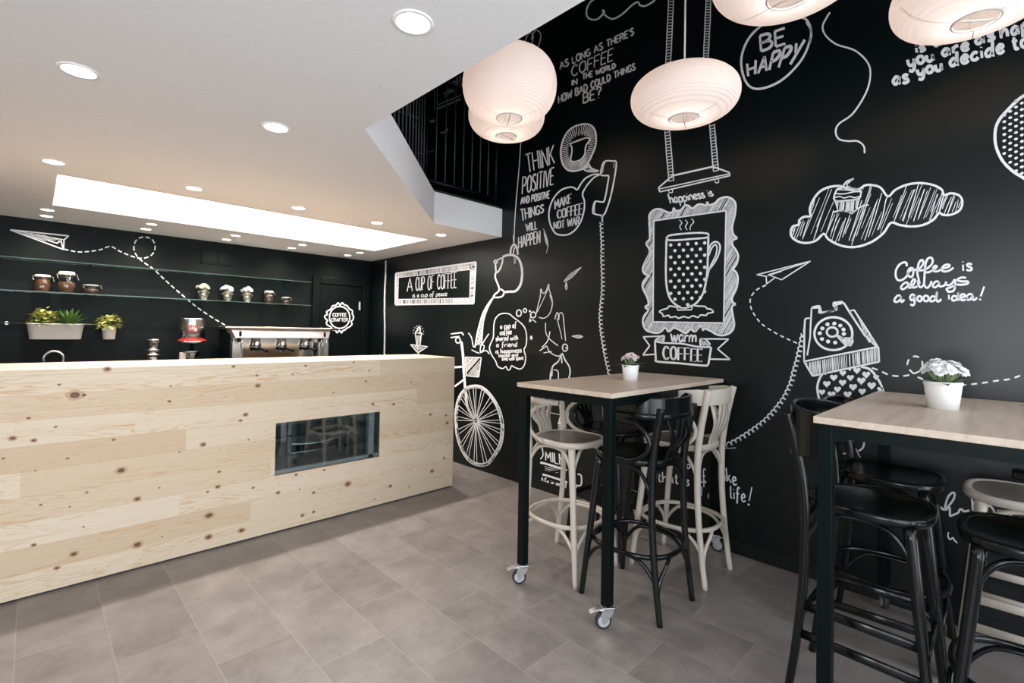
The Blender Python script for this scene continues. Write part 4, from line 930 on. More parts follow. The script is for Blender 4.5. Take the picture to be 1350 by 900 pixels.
class Draw:
    def __init__(self, crop, surf=on_right, seed=1):
        self.cx, self.cy, self.sc = crop; self.surf = surf; self.m = MB(); self.r = random.Random(seed)
    def px(self, p): return (self.cx + p[0] / self.sc, self.cy + p[1] / self.sc)
    def use(self, crop): self.cx, self.cy, self.sc = crop; return self
    def raw(self, P, w, closed=False):
        """ribbon along photo-plane points, laid on the wall"""
        n = len(P)
        if n < 2: return
        if n > 2:                                     # lift the chalk at sharp corners
            Q = list(P) + ([P[0]] if closed else [])
            for i in range(1, len(Q) - 1):
                a, b, c = Q[i - 1], Q[i], Q[i + 1]; u = (b[0] - a[0], b[1] - a[1]); v = (c[0] - b[0], c[1] - b[1])
                k = math.hypot(*u) * math.hypot(*v)
                if k > 1e-9 and (u[0] * v[0] + u[1] * v[1]) / k < 0.55:
                    self.raw(Q[:i + 1], w); self.raw(Q[i:], w); return
        vs = []
        for i in range(n):
            a = P[(i - 1) % n] if (closed or i > 0) else P[i]; b = P[(i + 1) % n] if (closed or i < n - 1) else P[i]
            dx, dy = b[0] - a[0], b[1] - a[1]; L = math.hypot(dx, dy) or 1; nx, ny = -dy / L, dx / L
            ww = w * 0.5 * (1 + 0.16 * (self.r.random() - 0.5))
            if not closed and i in (0, n - 1): ww *= 0.8
            vs += [self.surf(P[i][0] + nx * ww, P[i][1] + ny * ww), self.surf(P[i][0] - nx * ww, P[i][1] - ny * ww)]
        fs = [(2 * i, 2 * i + 1, 2 * ((i + 1) % n) + 1, 2 * ((i + 1) % n)) for i in range(n if closed else n - 1)]
        self.m.add(vs, fs)
    def s(self, pts, w=2.4, closed=False, smooth=True, n=6):
        if isinstance(pts, str): pts = [tuple(float(q) for q in p.split(',')) for p in pts.split()]
        P = [self.px(p) for p in pts]
        if smooth and len(P) > 2: P = [(v.x, v.y) for v in smooth_path([(x, y, 0) for x, y in P], n, closed)]
        self.raw(P, w, closed); return self
    def poly(self, pts, w=2.4, closed=False): return self.s(pts, w, closed, False)
    def ell(self, c, rx, ry, w=2.4, rot=0.0, a0=0, a1=360, n=40, dash=None):
        P = []
        for i in range(n + 1):
            a = math.radians(a0 + (a1 - a0) * i / n); x, y = rx * math.cos(a), ry * math.sin(a)
            P.append(self.px((c[0] + x * math.cos(rot) - y * math.sin(rot), c[1] + x * math.sin(rot) + y * math.cos(rot))))
        if dash: self._dash(P, w, dash)
        else: self.raw(P[:-1] if a1 - a0 == 360 else P, w, a1 - a0 == 360)
        return self
    def fill(self, pts):
        if isinstance(pts, str): pts = [tuple(float(q) for q in p.split(',')) for p in pts.split()]
        self.m.add([self.surf(*self.px(p)) for p in pts], [tuple(range(len(pts)))]); return self
    def dot(self, c, rx, ry=None, n=10, rot=0.0):
        ry = ry or rx; j = lambda: 1 + 0.16 * (self.r.random() - 0.5)
        out = []
        for i in range(n):
            x, y = rx * j() * math.cos(2 * PI * i / n), ry * j() * math.sin(2 * PI * i / n)
            out.append((c[0] + x * math.cos(rot) - y * math.sin(rot), c[1] + x * math.sin(rot) + y * math.cos(rot)))
        return self.fill(out)
    def _dash(self, P, w, dash):
        on, off = dash; acc, cur, state = 0.0, [P[0]], True
        for a, b in zip(P, P[1:]):
            L = math.hypot(b[0] - a[0], b[1] - a[1]); t = 0.0
            while L - t > 1e-6:
                rem = (on if state else off) - acc; st = min(rem, L - t); t += st; acc += st
                q = (a[0] + (b[0] - a[0]) * t / L, a[1] + (b[1] - a[1]) * t / L)
                if state: cur.append(q)
                if acc >= (on if state else off) - 1e-6:
                    if state and len(cur) > 1: self.raw(cur, w)
                    state = not state; acc = 0.0; cur = [q]
        if state and len(cur) > 1: self.raw(cur, w)
    def dash(self, pts, w=2.0, dash=(7, 5)):
        if isinstance(pts, str): pts = [tuple(float(q) for q in p.split(',')) for p in pts.split()]
        P = [(v.x, v.y) for v in smooth_path([(*self.px(p), 0) for p in pts], 10)]
        self._dash(P, w, dash); return self
    def hatch(self, pts, ang, sp, w=0.9, gap=0.25, jit=0.4, hole=None):
        if isinstance(pts, str): pts = [tuple(float(q) for q in p.split(',')) for p in pts.split()]
        P = [self.px(p) for p in pts]; H = [self.px(p) for p in hole] if hole else []
        ca, sa = math.cos(math.radians(ang)), -math.sin(math.radians(ang))
        rot = lambda p: (p[0] * ca + p[1] * sa, -p[0] * sa + p[1] * ca); inv = lambda u, v: (u * ca - v * sa, u * sa + v * ca)
        R = [rot(p) for p in P]; RH = [rot(p) for p in H]
        v = min(q[1] for q in R) + sp * 0.5; vmax = max(q[1] for q in R)
        while v < vmax:
            xs = []
            for poly in (R, RH):
                for a, b in zip(poly, poly[1:] + poly[:1]):
                    if (a[1] > v) != (b[1] > v): xs.append(a[0] + (b[0] - a[0]) * (v - a[1]) / (b[1] - a[1]))
            xs.sort()
            for a, b in zip(xs[::2], xs[1::2]):
                L = b - a
                if L < 1.0: continue
                u0 = a + self.r.random() * gap * L * 0.5; u1 = b - self.r.random() * gap * L * 0.5
                if self.r.random() < 0.94: self.raw([inv(u0, v), inv((u0 + u1) / 2, v + 0.2 * (self.r.random() - 0.5)), inv(u1, v + sp * 0.3 * (self.r.random() - 0.5))], w * (0.7 + 0.6 * self.r.random()))
            v += sp * (1 + jit * (self.r.random() - 0.5))
        return self
    def coil(self, pts, rad, pitch, w=1.7, squash=0.55):
        if isinstance(pts, str): pts = [tuple(float(q) for q in p.split(',')) for p in pts.split()]
        P = [(v.x, v.y) for v in smooth_path([(*self.px(p), 0) for p in pts], 24)]
        out, L = [], 0.0
        for a, b in zip(P, P[1:]):
            d = math.hypot(b[0] - a[0], b[1] - a[1]); k = max(1, int(d / pitch * 12))
            for q in range(k):
                t = q / k; ph = 2 * PI * (L + d * t) / pitch; tx, ty = (b[0] - a[0]) / (d or 1), (b[1] - a[1]) / (d or 1)
                x, y = a[0] + (b[0] - a[0]) * t, a[1] + (b[1] - a[1]) * t
                out.append((x + tx * rad * squash * math.sin(ph) - ty * rad * math.cos(ph), y + ty * rad * squash * math.sin(ph) + tx * rad * math.cos(ph)))
            L += d
        self.raw(out, w); return self
    def rope(self, a, b, wd, pitch, w=1.3):
        A, B = self.px(a), self.px(b); L = math.hypot(B[0] - A[0], B[1] - A[1]); tx, ty = (B[0] - A[0]) / L, (B[1] - A[1]) / L; nx, ny = -ty, tx
        k = int(L / 12) + 2
        for s in (-1, 1): self.raw([(A[0] + tx * L * i / k + nx * wd * s / 2 + 0.5 * (self.r.random() - 0.5), A[1] + ty * L * i / k + ny * wd * s / 2) for i in range(k + 1)], w)
        t = pitch / 2
        while t < L:
            c = (A[0] + tx * t, A[1] + ty * t)
            self.raw([(c[0] - nx * wd / 2 - tx * 0.6, c[1] - ny * wd / 2 - ty * 0.6), (c[0] + nx * wd / 2 + tx * 0.6, c[1] + ny * wd / 2 + ty * 0.6)], w * 0.9); t += pitch
        return self
    def text(self, st, bl, br, tl, w=1.6, tr=None, gap=0.16, double=0.0):
        """st written from bl to br (baseline) with cap height reaching tl (and tr)"""
        tot = sum(FONT[c][0] for c in st) + gap * (len(st) - 1); x = 0.0
        tr = tr or (tl[0] + br[0] - bl[0], tl[1] + br[1] - bl[1])
        def mp(u, v):
            u /= tot
            b0 = (bl[0] + (br[0] - bl[0]) * u, bl[1] + (br[1] - bl[1]) * u); t0 = (tl[0] + (tr[0] - tl[0]) * u, tl[1] + (tr[1] - tl[1]) * u)
            return self.px((b0[0] + (t0[0] - b0[0]) * v, b0[1] + (t0[1] - b0[1]) * v))
        for c in st:
            wd, d = FONT[c]; jy = 0.05 * (self.r.random() - 0.5)
            for sub in d.split('|'):
                if not sub: continue
                sm = sub.startswith('~'); cl = '@' in sub[:2]; sub = sub.lstrip('~@')
                pts = [tuple(float(q) for q in p.split(',')) for p in sub.split()]
                if sm: pts = [(v.x, v.y) for v in smooth_path([(a, b, 0) for a, b in pts], 5, cl)]
                self.raw([mp(x + a, b + jy) for a, b in pts], w, cl)
                if double: self.raw([mp(x + a + double, b + jy) for a, b in pts], w, cl)
            x += wd + gap
        return self
    def build(self, name, label, parent, m=None):
        o = self.m.build(name, m or CHALK, parent, recalc=False); o['label'] = label; return o
M1, M2, M3, M4, M5 = (590, 310, 4.739), (500, 330, 6.0), (590, 420, 4.5), (670, 155, 5.0), (840, 245, 3.752)
M6, M7, N1, N2, N3 = (1030, 230, 5.192), (1040, 385, 6.0), (700, 520, 6.925), (850, 590, 6.43), (930, 480, 6.92)
N4, N5, N6, N7, N8 = (1170, 335, 9.643), (1160, 0, 6.921), (1300, 120, 7.5), (405, 385, 13.84), (1140, 440, 6.4286)
K6, L1, L2, A1, L5, PXL = (720, 0, 4.5), (820, 0, 3.3346), (1050, 0, 4.2867), (0, 270, 3.9118), (930, 370, 3.2143), (0, 0, 1.0)

# framed sign: A CUP OF COFFEE is a cup of peace
d = Draw(M2, seed=2)
d.poly('130,182 765,92 747,420 128,428', 2.4, True).poly('150,214 722,150 716,378 146,388', 1.3, True)
d.hatch('132,184 763,94 722,150 150,214', 95, 1.15, 0.8, 0.1).hatch('146,388 716,378 747,420 128,428', 88, 1.25, 0.8, 0.1)
d.hatch('130,182 150,214 146,388 128,428', 5, 1.4, 0.7, 0.1).hatch('722,150 765,92 747,420 716,378', 5, 1.4, 0.8, 0.1)
d.text('A', (220, 325), (262, 322), (222, 222), 1.1).text('CUP', (288, 318), (357, 312), (290, 212), 1.1).text('OF', (382, 310), (432, 306), (386, 200), 1.1)
d.text('COFFEE', (458, 306), (612, 296), (460, 190), 1.15, tr=(614, 172))
d.text('is a cup of peace', (262, 372), (535, 358), (264, 335), 0.85)
d.build('chalk_sign', 'framed white chalk sign with tall thin capitals', wall_r)
# long cord hanging in the corner
d = Draw(M2, seed=3); d.coil('54,80 52,200 46,330 44,480 46,640 43,830', 0.9, 3.2, 1.2, 0.8); d.build('chalk_cord', 'thin white twisted cord drawn down the corner', wall_r)
# cupcake on an arrow dish
d = Draw(M2, seed=4)
d.poly('248,745 382,760 312,805 305,825', 1.4).poly('248,745 298,802 308,805', 1.2).hatch('262,752 360,764 306,800', 60, 1.3, 0.7)
d.hatch('288,670 330,670 322,755 298,755', 88, 1.3, 0.8, 0.1).poly('286,668 297,755 323,755 333,668', 1.0)
d.s('284,668 290,640 305,632 300,618 318,605 326,630 320,645 334,655 333,668', 1.2).s('285,660 300,650 330,662', 0.9).s('312,604 316,618 308,632', 0.9)
for k in range(9):
    a = PI * (0.95 + 1.15 * k / 8); d.poly([(310 + 36 * math.cos(a), 645 + 45 * math.sin(a)), (310 + 44 * math.cos(a), 645 + 55 * math.sin(a))], 0.8)
d.build('chalk_cupcake', 'small chalk cupcake on a pointed stand', wall_r)
# bicycle
d = Draw(M3, lambda x, y: on_right(x, y, 0.0065), seed=5)
W_ = '150,397 205,405 260,455 305,530 325,600 330,660 320,740 290,800 240,862 175,868 120,835 80,770 55,690 47,600 50,530 70,460 105,415'
wp = [tuple(float(q) for q in p.split(',')) for p in W_.split()]
d.s(wp, 2.6, True)
inn = [(172 + (x - 172) * 0.925, 632 + (y - 632) * 0.95) for x, y in wp]; d.s(inn, 1.5, True)
d.s([(176 + (x - 172) * 0.965, 636 + (y - 632) * 0.975) for x, y in wp], 2.0, True)
sp_ = smooth_path([(x, y, 0) for x, y in inn], 3, True); step = len(sp_) / 34
for k in range(34):
    p = sp_[int(k * step)]; d.poly([(168, 606), (p.x, p.y)], 0.9)
d.dot((168, 606), 12, 12)
d.s('82,135 92,220 98,330 108,440 118,520 160,600', 3.4)
d.poly('20,90 85,82 95,98', 2.2).poly('20,112 70,105', 2.0).ell((62, 128), 14, 16, 1.6)
d.poly('40,288 95,284', 3.6).poly('42,402 98,360', 3.0)
d.poly('105,228 200,230 185,345 112,338', 1.8, True).hatch('105,228 200,230 185,345 112,338', 48, 1.7, 1.1, 0.2)
d.build('chalk_bicycle', 'big chalk bicycle with spoked wheel and basket', wall_r)
# teapot pouring coffee
d = Draw(M1, seed=6)
d.s('345,135 375,124 415,126 445,150 462,195 466,250 455,310 425,348 385,352 352,355', 3.0).s('345,135 342,170 325,215 306,232 300,190 300,172', 2.0).ell((301, 166), 9, 9, 2.0)
d.s('345,140 320,150 305,160', 1.8).s('303,228 298,262 312,300 322,330 318,350 295,370 285,388', 2.2).s('285,388 320,388 345,378 352,352 330,335', 2.2)
d.s('392,122 398,80 415,58 432,75 440,122', 2.6).s('410,124 415,90 425,70', 1.6).poly('415,130 418,178', 1.0).poly('428,130 424,176', 0.9)
d.poly('410,0 414,60', 1.2)
d.s('292,384 260,420 225,480 205,540 185,620 172,700', 2.0).s('282,395 250,455 228,520 218,590 212,680', 2.0)
d.hatch('285,390 255,425 220,490 200,560 176,695 212,690 222,570 250,450', 62, 1.6, 1.1, 0.3)
d.s('172,700 160,690 150,640 130,610', 1.3).s('212,690 235,650 258,615', 1.3).s('205,735 225,712 228,690 210,685 206,730 240,720 262,742', 1.4).s('150,715 175,728 200,738', 1.2)
d.build('chalk_teapot', 'chalk teapot pouring a stream of coffee', wall_r)
# string above the teapot
d = Draw(M4, seed=7); d.s('84,150 72,330 55,520 42,700 38,840', 1.2); d.build('chalk_string', 'thin chalk string above the teapot', wall_r)
# thought bubble verse
d = Draw(M1, seed=8)
d.s('290,560 300,520 330,492 380,490 415,515 470,560 492,610 492,680 478,715 488,760 480,810 455,835 420,825 400,815 390,838 375,840 365,820 345,832 315,820 300,785 275,745 262,700 285,640 288,600', 1.5, True)
d.ell((446, 486), 15, 20, 1.6).ell((484, 470), 10, 12, 1.5).dot((514, 474), 7).dot((523, 640), 9, 14)
for st, x0, y0, x1, y1, h in (('a cup of', 330, 585, 430, 575, 34), ('coffee', 328, 622, 400, 615, 32), ('shared with', 302, 660, 440, 652, 30), ('a friend', 305, 698, 435, 694, 30), ('is happiness', 300, 738, 462, 730, 28), ('tasted and', 318, 760, 440, 756, 20), ('time well spent', 340, 782, 474, 776, 24)):
    d.text(st, (x0, y0), (x1, y1), (x0, y0 - h), 1.3)
d.build('chalk_verse', 'chalk thought bubble full of handwriting', wall_r)
# two birds
d = Draw(M1, seed=9)
d.s('555,490 565,440 580,380 583,335 592,355 600,362 615,350 632,305 634,335 645,370 655,410 650,460 630,500 600,518 570,512', 1.2).ell((535, 497), 16, 18, 1.6).s('560,480 590,420 632,325', 0.9)
d.s('640,372 655,420 650,455', 1.8).s('520,505 512,540 530,528 555,545', 1.2)
d.s('670,525 680,490 690,486 694,530 700,490 712,484 722,500 728,560 738,660', 1.2).s('684,520 705,600 715,650', 1.0).s('612,545 615,610 640,650 690,690', 1.1)
d.ell((734, 702), 16, 22, 1.6).dot((740, 703), 5).s('720,735 690,755 640,730 620,690', 1.2).poly('575,722 620,690', 1.6).poly('600,735 650,725', 1.4)
d.s('640,600 625,660 590,700', 1.4)
d.s('718,740 735,780 760,820 766,860 755,900', 1.7).s('712,745 690,790 660,815 645,860 642,900', 2.0).s('690,795 710,760 715,800', 1.5).s('665,840 690,850 692,900', 1.3).s('655,830 650,880', 2.6)
d.build('chalk_birds', 'two small chalk birds with raised wings', wall_r)
# feathers
d = Draw(M1, seed=10)
for (ax, ay, bx, by, wd) in ((835, 200, 728, 290, 24), (742, 292, 742, 340, 14), (778, 630, 845, 634, 20)):
    L = math.hypot(bx - ax, by - ay); ux, uy = (bx - ax) / L, (by - ay) / L
    poly = [(ax, ay)] + [(ax + ux * L * t - uy * wd * k, ay + uy * L * t + ux * wd * k) for t, k in ((.25, .25), (.55, .5), (.8, .35))] + [(bx, by)] + [(ax + ux * L * t + uy * wd * k, ay + uy * L * t - ux * wd * k) for t, k in ((.8, .35), (.55, .45), (.25, .2))]
    d.hatch(poly, 40, 1.0, 0.8, 0.1).s(poly, 0.8, True)
d.use(M4).hatch('232,740 250,770 262,820 268,860 250,835 240,800', 75, 0.9, 0.8, 0.1).s('232,732 250,780 262,830 252,892', 0.7)
d.build('chalk_feathers', 'a few falling chalk feathers', wall_r)
# THINK POSITIVE
d = Draw(M4, seed=11)
d.text('THINK', (128, 362), (305, 300), (112, 245), 2.0, tr=(300, 180)).text('POSITIVE', (92, 505), (298, 440), (96, 395), 1.8, tr=(303, 330))
d.text('AND POSITIVE', (82, 572), (272, 530), (84, 528), 1.7, tr=(274, 482)).text('THINGS', (88, 682), (232, 622), (78, 605), 1.8, tr=(234, 572), gap=.13)
d.text('WILL', (120, 752), (192, 732), (115, 700), 1.8, tr=(190, 680)).text('HAPPEN', (68, 860), (210, 826), (68, 785), 1.9, tr=(210, 745))
d.build('chalk_lettering', 'tall chalk capitals about thinking positive', wall_r)
# speech bubble with a cup
d = Draw(M4, seed=12)
B_ = '505,42 555,58 578,110 575,185 550,250 525,300 500,330 470,345 425,352 385,340 358,300 347,240 352,180 380,110 430,62'
bp_ = [tuple(float(q) for q in p.split(',')) for p in B_.split()]; d.s(bp_, 2.2, True)
cup = [(412, 172), (505, 135), (540, 145), (512, 185), (505, 240), (480, 275), (440, 290), (412, 280), (420, 225), (418, 190)]
d.s(cup, 1.8, True, n=4).poly('410,170 502,138', 2.4)
ob, ib = smooth_path([(x, y, 0) for x, y in bp_], 8, True), None
for k in range(60):
    p = ob[int(k * len(ob) / 60)]; c = Vector((462, 210, 0)); q = c + (p - c) * (0.56 + 0.06 * (k % 2)); d.poly([(p.x, p.y), (q.x, q.y)], 1.1)
d.s('490,335 520,352 560,356 598,352', 2.0).s('528,300 545,330 575,345 598,350', 2.0).hatch('495,335 528,305 548,332 596,350 540,354', 20, 1.4, 0.9)
d.build('chalk_speech_bubble', 'hatched chalk speech bubble holding a cup', wall_r)
# MAKE COFFEE NOT WAR
d = Draw(M4, seed=13)
d.s('608,374 560,375 510,400 480,435 455,474 430,460 395,460 345,480 300,530 275,590 268,650 280,710 310,760 350,774 400,768 445,735 480,680 500,610 502,550 490,505 510,460 545,415 575,388 606,376', 2.0)
d.text('MAKE', (308, 602), (410, 562), (302, 545), 1.2, tr=(415, 502), double=.1).text('COFFEE', (322, 665), (484, 636), (320, 612), 1.2, tr=(488, 562), double=.09).text('NOT WAR', (302, 735), (466, 706), (300, 690), 1.3, tr=(470, 650), double=.08)
d.build('chalk_slogan', 'chalk balloon of shadowed capitals joined to the handset', wall_r)
# handset and its coiled cord
d = Draw(M4, seed=14)
d.s('635,290 622,310 612,350 612,378 640,382 662,385 655,440 645,500 632,550 615,556 575,552 562,580 558,625 570,634 600,642 630,640 650,600 675,520 700,400 713,295 690,287 655,284', 2.0, True, n=4)
d.s('640,292 628,320 622,365', 1.0).s('575,560 568,590 570,625', 1.0).s('700,300 694,330', 1.0)
d.poly('615,640 622,690', 2.2).poly('625,640 618,690', 1.8)
d.coil('615,690 618,760 622,830 620,900', 2.2, 5.4, 1.5)
d.use(M5).coil('0,0 0,1', 0.1, 4, 0.1) if False else None
d.use(PXL).coil('794,335 795,380 792,420 797,460 804,493', 2.3, 5.6, 1.5)
d.build('chalk_handset', 'chalk telephone handset with coiled cord', wall_r)
# AS LONG AS THERE'S COFFEE
d = Draw(K6, seed=15)
d.text("AS LONG AS THERE'S", (82, 412), (520, 205), (80, 372), 2.0, tr=(518, 165)).text('COFFEE', (150, 455), (395, 358), (150, 395), 1.7, tr=(400, 285))
d.text('IN', (152, 506), (184, 500), (152, 476), 2.0, tr=(184, 466)).text('THE WORLD', (215, 475), (410, 402), (215, 440), 2.2, tr=(412, 375))
d.text('HOW BAD COULD THINGS', (74, 612), (528, 412), (72, 568), 2.0, tr=(526, 375)).text('BE?', (220, 612), (325, 578), (220, 555), 2.0, tr=(326, 512))
d.build('chalk_poem', 'slanting chalk capitals about coffee in the world', wall_r)
# swing
d = Draw(L1, seed=16)
d.rope((216, 0), (203, 285), 6.5, 4.0, 1.3).rope((381, 0), (368, 272), 6.5, 3.6, 1.3).rope((198, 575), (217, 795), 6.5, 4.0, 1.4).rope((395, 545), (413, 752), 6.5, 4.0, 1.4)
d.poly('160,825 222,772 400,732 472,758 474,772 166,843', 2.2, True).poly('165,830 470,764', 1.8)
d.poly('205,838 208,848 222,846 222,832', 1.6).poly('408,792 412,804 425,802 424,786', 1.6)
d.rope((230, -90), (216, 0), 6.5, 4.0, 1.3).rope((390, -90), (381, 0), 6.5, 3.6, 1.3)
d.build('chalk_swing', 'chalk swing seat on two ropes', wall_r)
# scribbled cloud tip at the top, squiggle string
d = Draw(K6, seed=17); d.s('330,-30 265,10 240,60 245,100 275,117 310,110 345,72 335,60 350,90 395,112 450,85 510,30 545,12 555,30 590,35 640,5 650,-20', 2.2); d.use(PXL).s('690,60 697,44 703,48 699,66', 1.4).s('700,52 706,40 713,46 709,62 703,58', 1.4).build('chalk_cloud_line', 'chalk cloud outline at the top of the wall', wall_r)
d = Draw(L2, seed=18); d.s('190,70 170,100 148,150 165,200 225,250 330,285 400,350 418,420 395,520 320,640 240,700 222,745 240,785 290,797 345,797 380,825 385,865', 2.3); d.build('chalk_squiggle', 'loose chalk balloon string', wall_r)
# BE HAPPY in a ring
d = Draw(L1, seed=19)
d.s('800,80 828,120 828,170 800,245 750,310 690,360 620,388 570,385 540,350 525,290 530,230 560,165 610,115 660,88 720,75', 3.0, True).s('810,95 832,140 826,190', 2.6)
d.text('BE', (612, 225), (718, 190), (606, 158), 4.0, tr=(716, 122)).text('HAPPY', (555, 335), (760, 275), (550, 280), 4.2, tr=(805, 172), gap=.22)
d.build('chalk_ring_slogan', 'bold chalk capitals in a hand-drawn ring', wall_r)
# happy as you decide to be
d = Draw(N5, seed=20)
d.text('is a', (330, 485), (560, 405), (318, 400), 4.0, tr=(548, 320)).text('you', (258, 606), (495, 552), (240, 490), 4.4, tr=(480, 440)).text('are', (568, 515), (815, 445), (555, 410), 4.4, tr=(800, 335)).text('as', (870, 410), (1050, 352), (862, 305), 4.4, tr=(1040, 245))
d.text('happy', (1105, 350), (1560, 215), (1090, 225), 4.4, tr=(1545, 90))
d.text('as', (118, 772), (262, 748), (112, 655), 4.4, tr=(258, 620)).text('you', (345, 690), (572, 636), (330, 590), 4.4, tr=(560, 520)).text('decide', (640, 608), (1135, 475), (628, 490), 4.4, tr=(1125, 345)).text('to be', (1215, 455), (1620, 350), (1195, 330), 4.4, tr=(1600, 225))
d.build('chalk_motto', 'bold lower-case chalk motto about deciding', wall_r)
# dotted balloon
d = Draw(N6, seed=21)
cx_, cy_, R1, R2, ro_ = 640, 440, 560, 440, -0.22
bl_ = [tuple(float(q) for q in p.split(',')) for p in '500,-20 375,45 305,95 210,190 140,270 100,350 88,440 95,530 125,620 175,705 250,780 330,835 430,885'.split()]
d.s([(640, -65)] + bl_ + [(640, 940)] + [(1280 - x, y) for x, y in bl_[::-1]], 4.0, True)
for i in range(-1, 19):
    for j in range(-6, 20):
        x = 122 + i * 58; y = 92 + j * 63 - i * 9 + (i % 2) * 30
        u, v = (x - 640) / 540, (y - 440) / 490
        if abs(u) ** 2.1 + abs(v) ** 2.1 < 0.90: d.dot((x, y), 20, 13, rot=-0.35)
d.build('chalk_balloon', 'chalk balloon filled with dots', wall_r)
# happiness is
d = Draw(M5, seed=22); d.text('happiness is', (165, 88), (378, 48), (152, 40), 1.9, tr=(362, 12), gap=.1); d.build('chalk_script', 'small chalk script above the framed cup', wall_r)
# ornate frame with a dotted mug
d = Draw(M5, seed=23)
O_ = '60,170 62,140 85,118 115,115 150,130 175,130 180,108 190,122 215,120 235,98 255,98 272,112 300,92 325,92 342,98 347,78 355,95 385,85 405,65 440,55 470,65 487,90 484,140 470,200 475,240 495,258 474,268 470,290 490,320 500,350 492,385 475,412 490,428 498,460 490,510 470,550 472,575 487,585 468,598 475,650 480,690 465,722 430,738 395,735 365,718 335,705 325,715 320,692 300,705 285,722 265,708 240,728 210,712 180,702 155,722 140,700 110,725 65,722 38,705 28,670 36,640 55,615 38,598 56,585 50,550 30,510 28,480 50,450 62,446 35,432 28,410 40,375 58,340 62,315 45,285 62,262 62,220'
op = [(v.x, v.y) for v in smooth_path([(*[float(q) for q in p.split(',')], 0) for p in O_.split()], 3, True)]
ip = [(82, 172), (440, 122), (428, 678), (78, 672)]
d.poly(op, 2.6, True).poly(ip, 2.4, True).hatch(op, 60, 1.25, 0.9, 0.2, hole=ip)
d.s('145,260 160,245 230,236 300,232 345,235 353,245 340,256 270,262 200,268 158,268 147,262', 2.4, True).s('145,262 143,350 142,440 148,510 165,560 195,590 215,598', 2.6).s('352,245 350,340 345,440 330,520 305,565 280,588 260,596', 2.6)
d.s('354,320 365,290 385,276 405,285 410,310 398,350 375,390 356,415 346,455', 2.2).s('354,345 368,310 385,290 395,305 388,345 368,385 352,420', 1.8)
d.poly('197,598 200,614 270,612 272,594', 2.0).s('197,598 235,604 272,594', 1.8)
for i in range(5):
    for j in range(11):
        x = 166 + i * 42 + (0 if j % 2 == 0 else 21); y = 292 + j * 30 - i * 2.5 - (j % 2) * 2
        hw = 96 if y < 470 else 96 * math.sqrt(max(0, 1 - ((y - 470) / 125) ** 2))
        if abs(x - 247) < hw: d.dot((x, y), 8.5)
for x in (215, 243, 268): d.s([(x - 6, 168), (x + 6, 182), (x - 4, 200), (x + 4, 218)] if x < 260 else [(x, 162), (x + 12, 178), (x - 4, 198), (x - 6, 218)], 1.2)
d.s('198,600 160,594 150,605 125,612 110,622 125,632 130,645 155,640 165,650 190,646 205,654 230,646 255,652 275,642 300,650 315,638 340,640 350,630 376,624 365,610 345,606 335,596 300,594 275,590', 1.9)
d.build('chalk_framed_mug', 'dotted chalk mug in an ornate hatched frame', wall_r)
# ribbon: warm COFFEE
d = Draw(M5, seed=24)
d.text('warm', (168, 768), (292, 772), (166, 700), 2.2, tr=(296, 715), gap=.08)
d.s('88,768 130,776 220,780 300,795 366,797', 2.2).s('88,768 92,850 100,868 200,876 330,888 350,882 356,860 366,797', 2.6).s('88,768 100,755 132,740 130,770', 2.2).poly('135,742 30,746 62,790 28,836 88,832', 2.4).s('313,792 312,758 340,760 362,785', 2.0)
d.poly('313,756 452,757 398,806 460,858 360,856', 2.4).hatch('92,766 130,742 128,772 96,768', 80, 1.2, 0.8).hatch('315,760 345,768 362,794 315,790', 80, 1.2, 0.8)
d.text('COFFEE', (126, 856), (318, 868), (126, 792), 1.7, tr=(320, 808), gap=.2, double=.1)
d.build('chalk_ribbon', 'chalk ribbon banner with shadowed capitals', wall_r)
# cloud with a cupcake
d = Draw(M6, seed=25)
C_ = '200,285 195,240 215,180 260,120 320,88 400,78 460,100 530,100 570,75 620,72 680,90 730,150 780,105 860,70 950,58 1040,72 1100,105 1112,140 1165,128 1220,145 1240,190 1220,245 1160,275 1105,275 1080,262 1040,310 970,345 890,355 810,345 750,330 700,400 620,460 530,492 450,495 380,475 320,440 290,405 240,450 180,468 120,460 75,430 65,390 80,355 118,342 125,310 160,288'
cp_ = [(v.x, v.y) for v in smooth_path([(*[float(q) for q in p.split(',')], 0) for p in C_.split()], 4, True)]
CC_ = [(360, 110), (440, 60), (550, 110), (545, 170), (510, 255), (380, 255)]
d.poly(cp_, 3.0, True).hatch(cp_, 68, 5.2, 0.8, 0.7, 1.2, hole=CC_).hatch(cp_, 72, 9.0, 1.1, 0.5, 1.5, hole=CC_)
d.s('730,150 715,180 695,280 660,380', 1.4).s('1112,140 1095,200 1080,262', 1.6)
d.build('chalk_cloud', 'long hatched chalk cloud', wall_r)
d = Draw(M6, seed=26)
d.s('490,30 445,50 415,90 385,98 368,130 362,150 362,170 385,182 440,178 500,172 535,162 545,130 545,115 520,100 480,95 450,80 455,60 490,30', 2.2, True)
d.s('370,130 430,132 500,118 545,118', 1.6).s('378,105 430,105 500,112', 1.3).s('365,158 400,150 430,160 470,150 500,158 540,148', 1.5)
d.hatch('368,178 535,165 505,245 480,262 445,250 390,245', 86, 1.6, 1.2, 0.1).poly('366,176 390,250 450,250 482,266 512,245 535,165', 1.8).s('350,260 400,248 450,252 482,266 520,235 560,215 598,208', 2.0)
d.build('chalk_cupcake', 'chalk cupcake with whipped top on the cloud', wall_r)
# paper plane with a dashed trail
d = Draw((830, 230, 3.332), seed=27)
d.poly('558,440 795,380 668,462 610,440 790,382', 1.7).poly('558,440 600,447 602,480 640,452', 1.7).poly('600,447 670,425', 1.0)
d.dash('600,485 560,505 535,535 530,570 545,610 580,655 640,695 700,725 740,742', 1.7, (5.5, 4))
d.build('chalk_paper_plane', 'chalk paper plane with a dashed trail', wall_r)
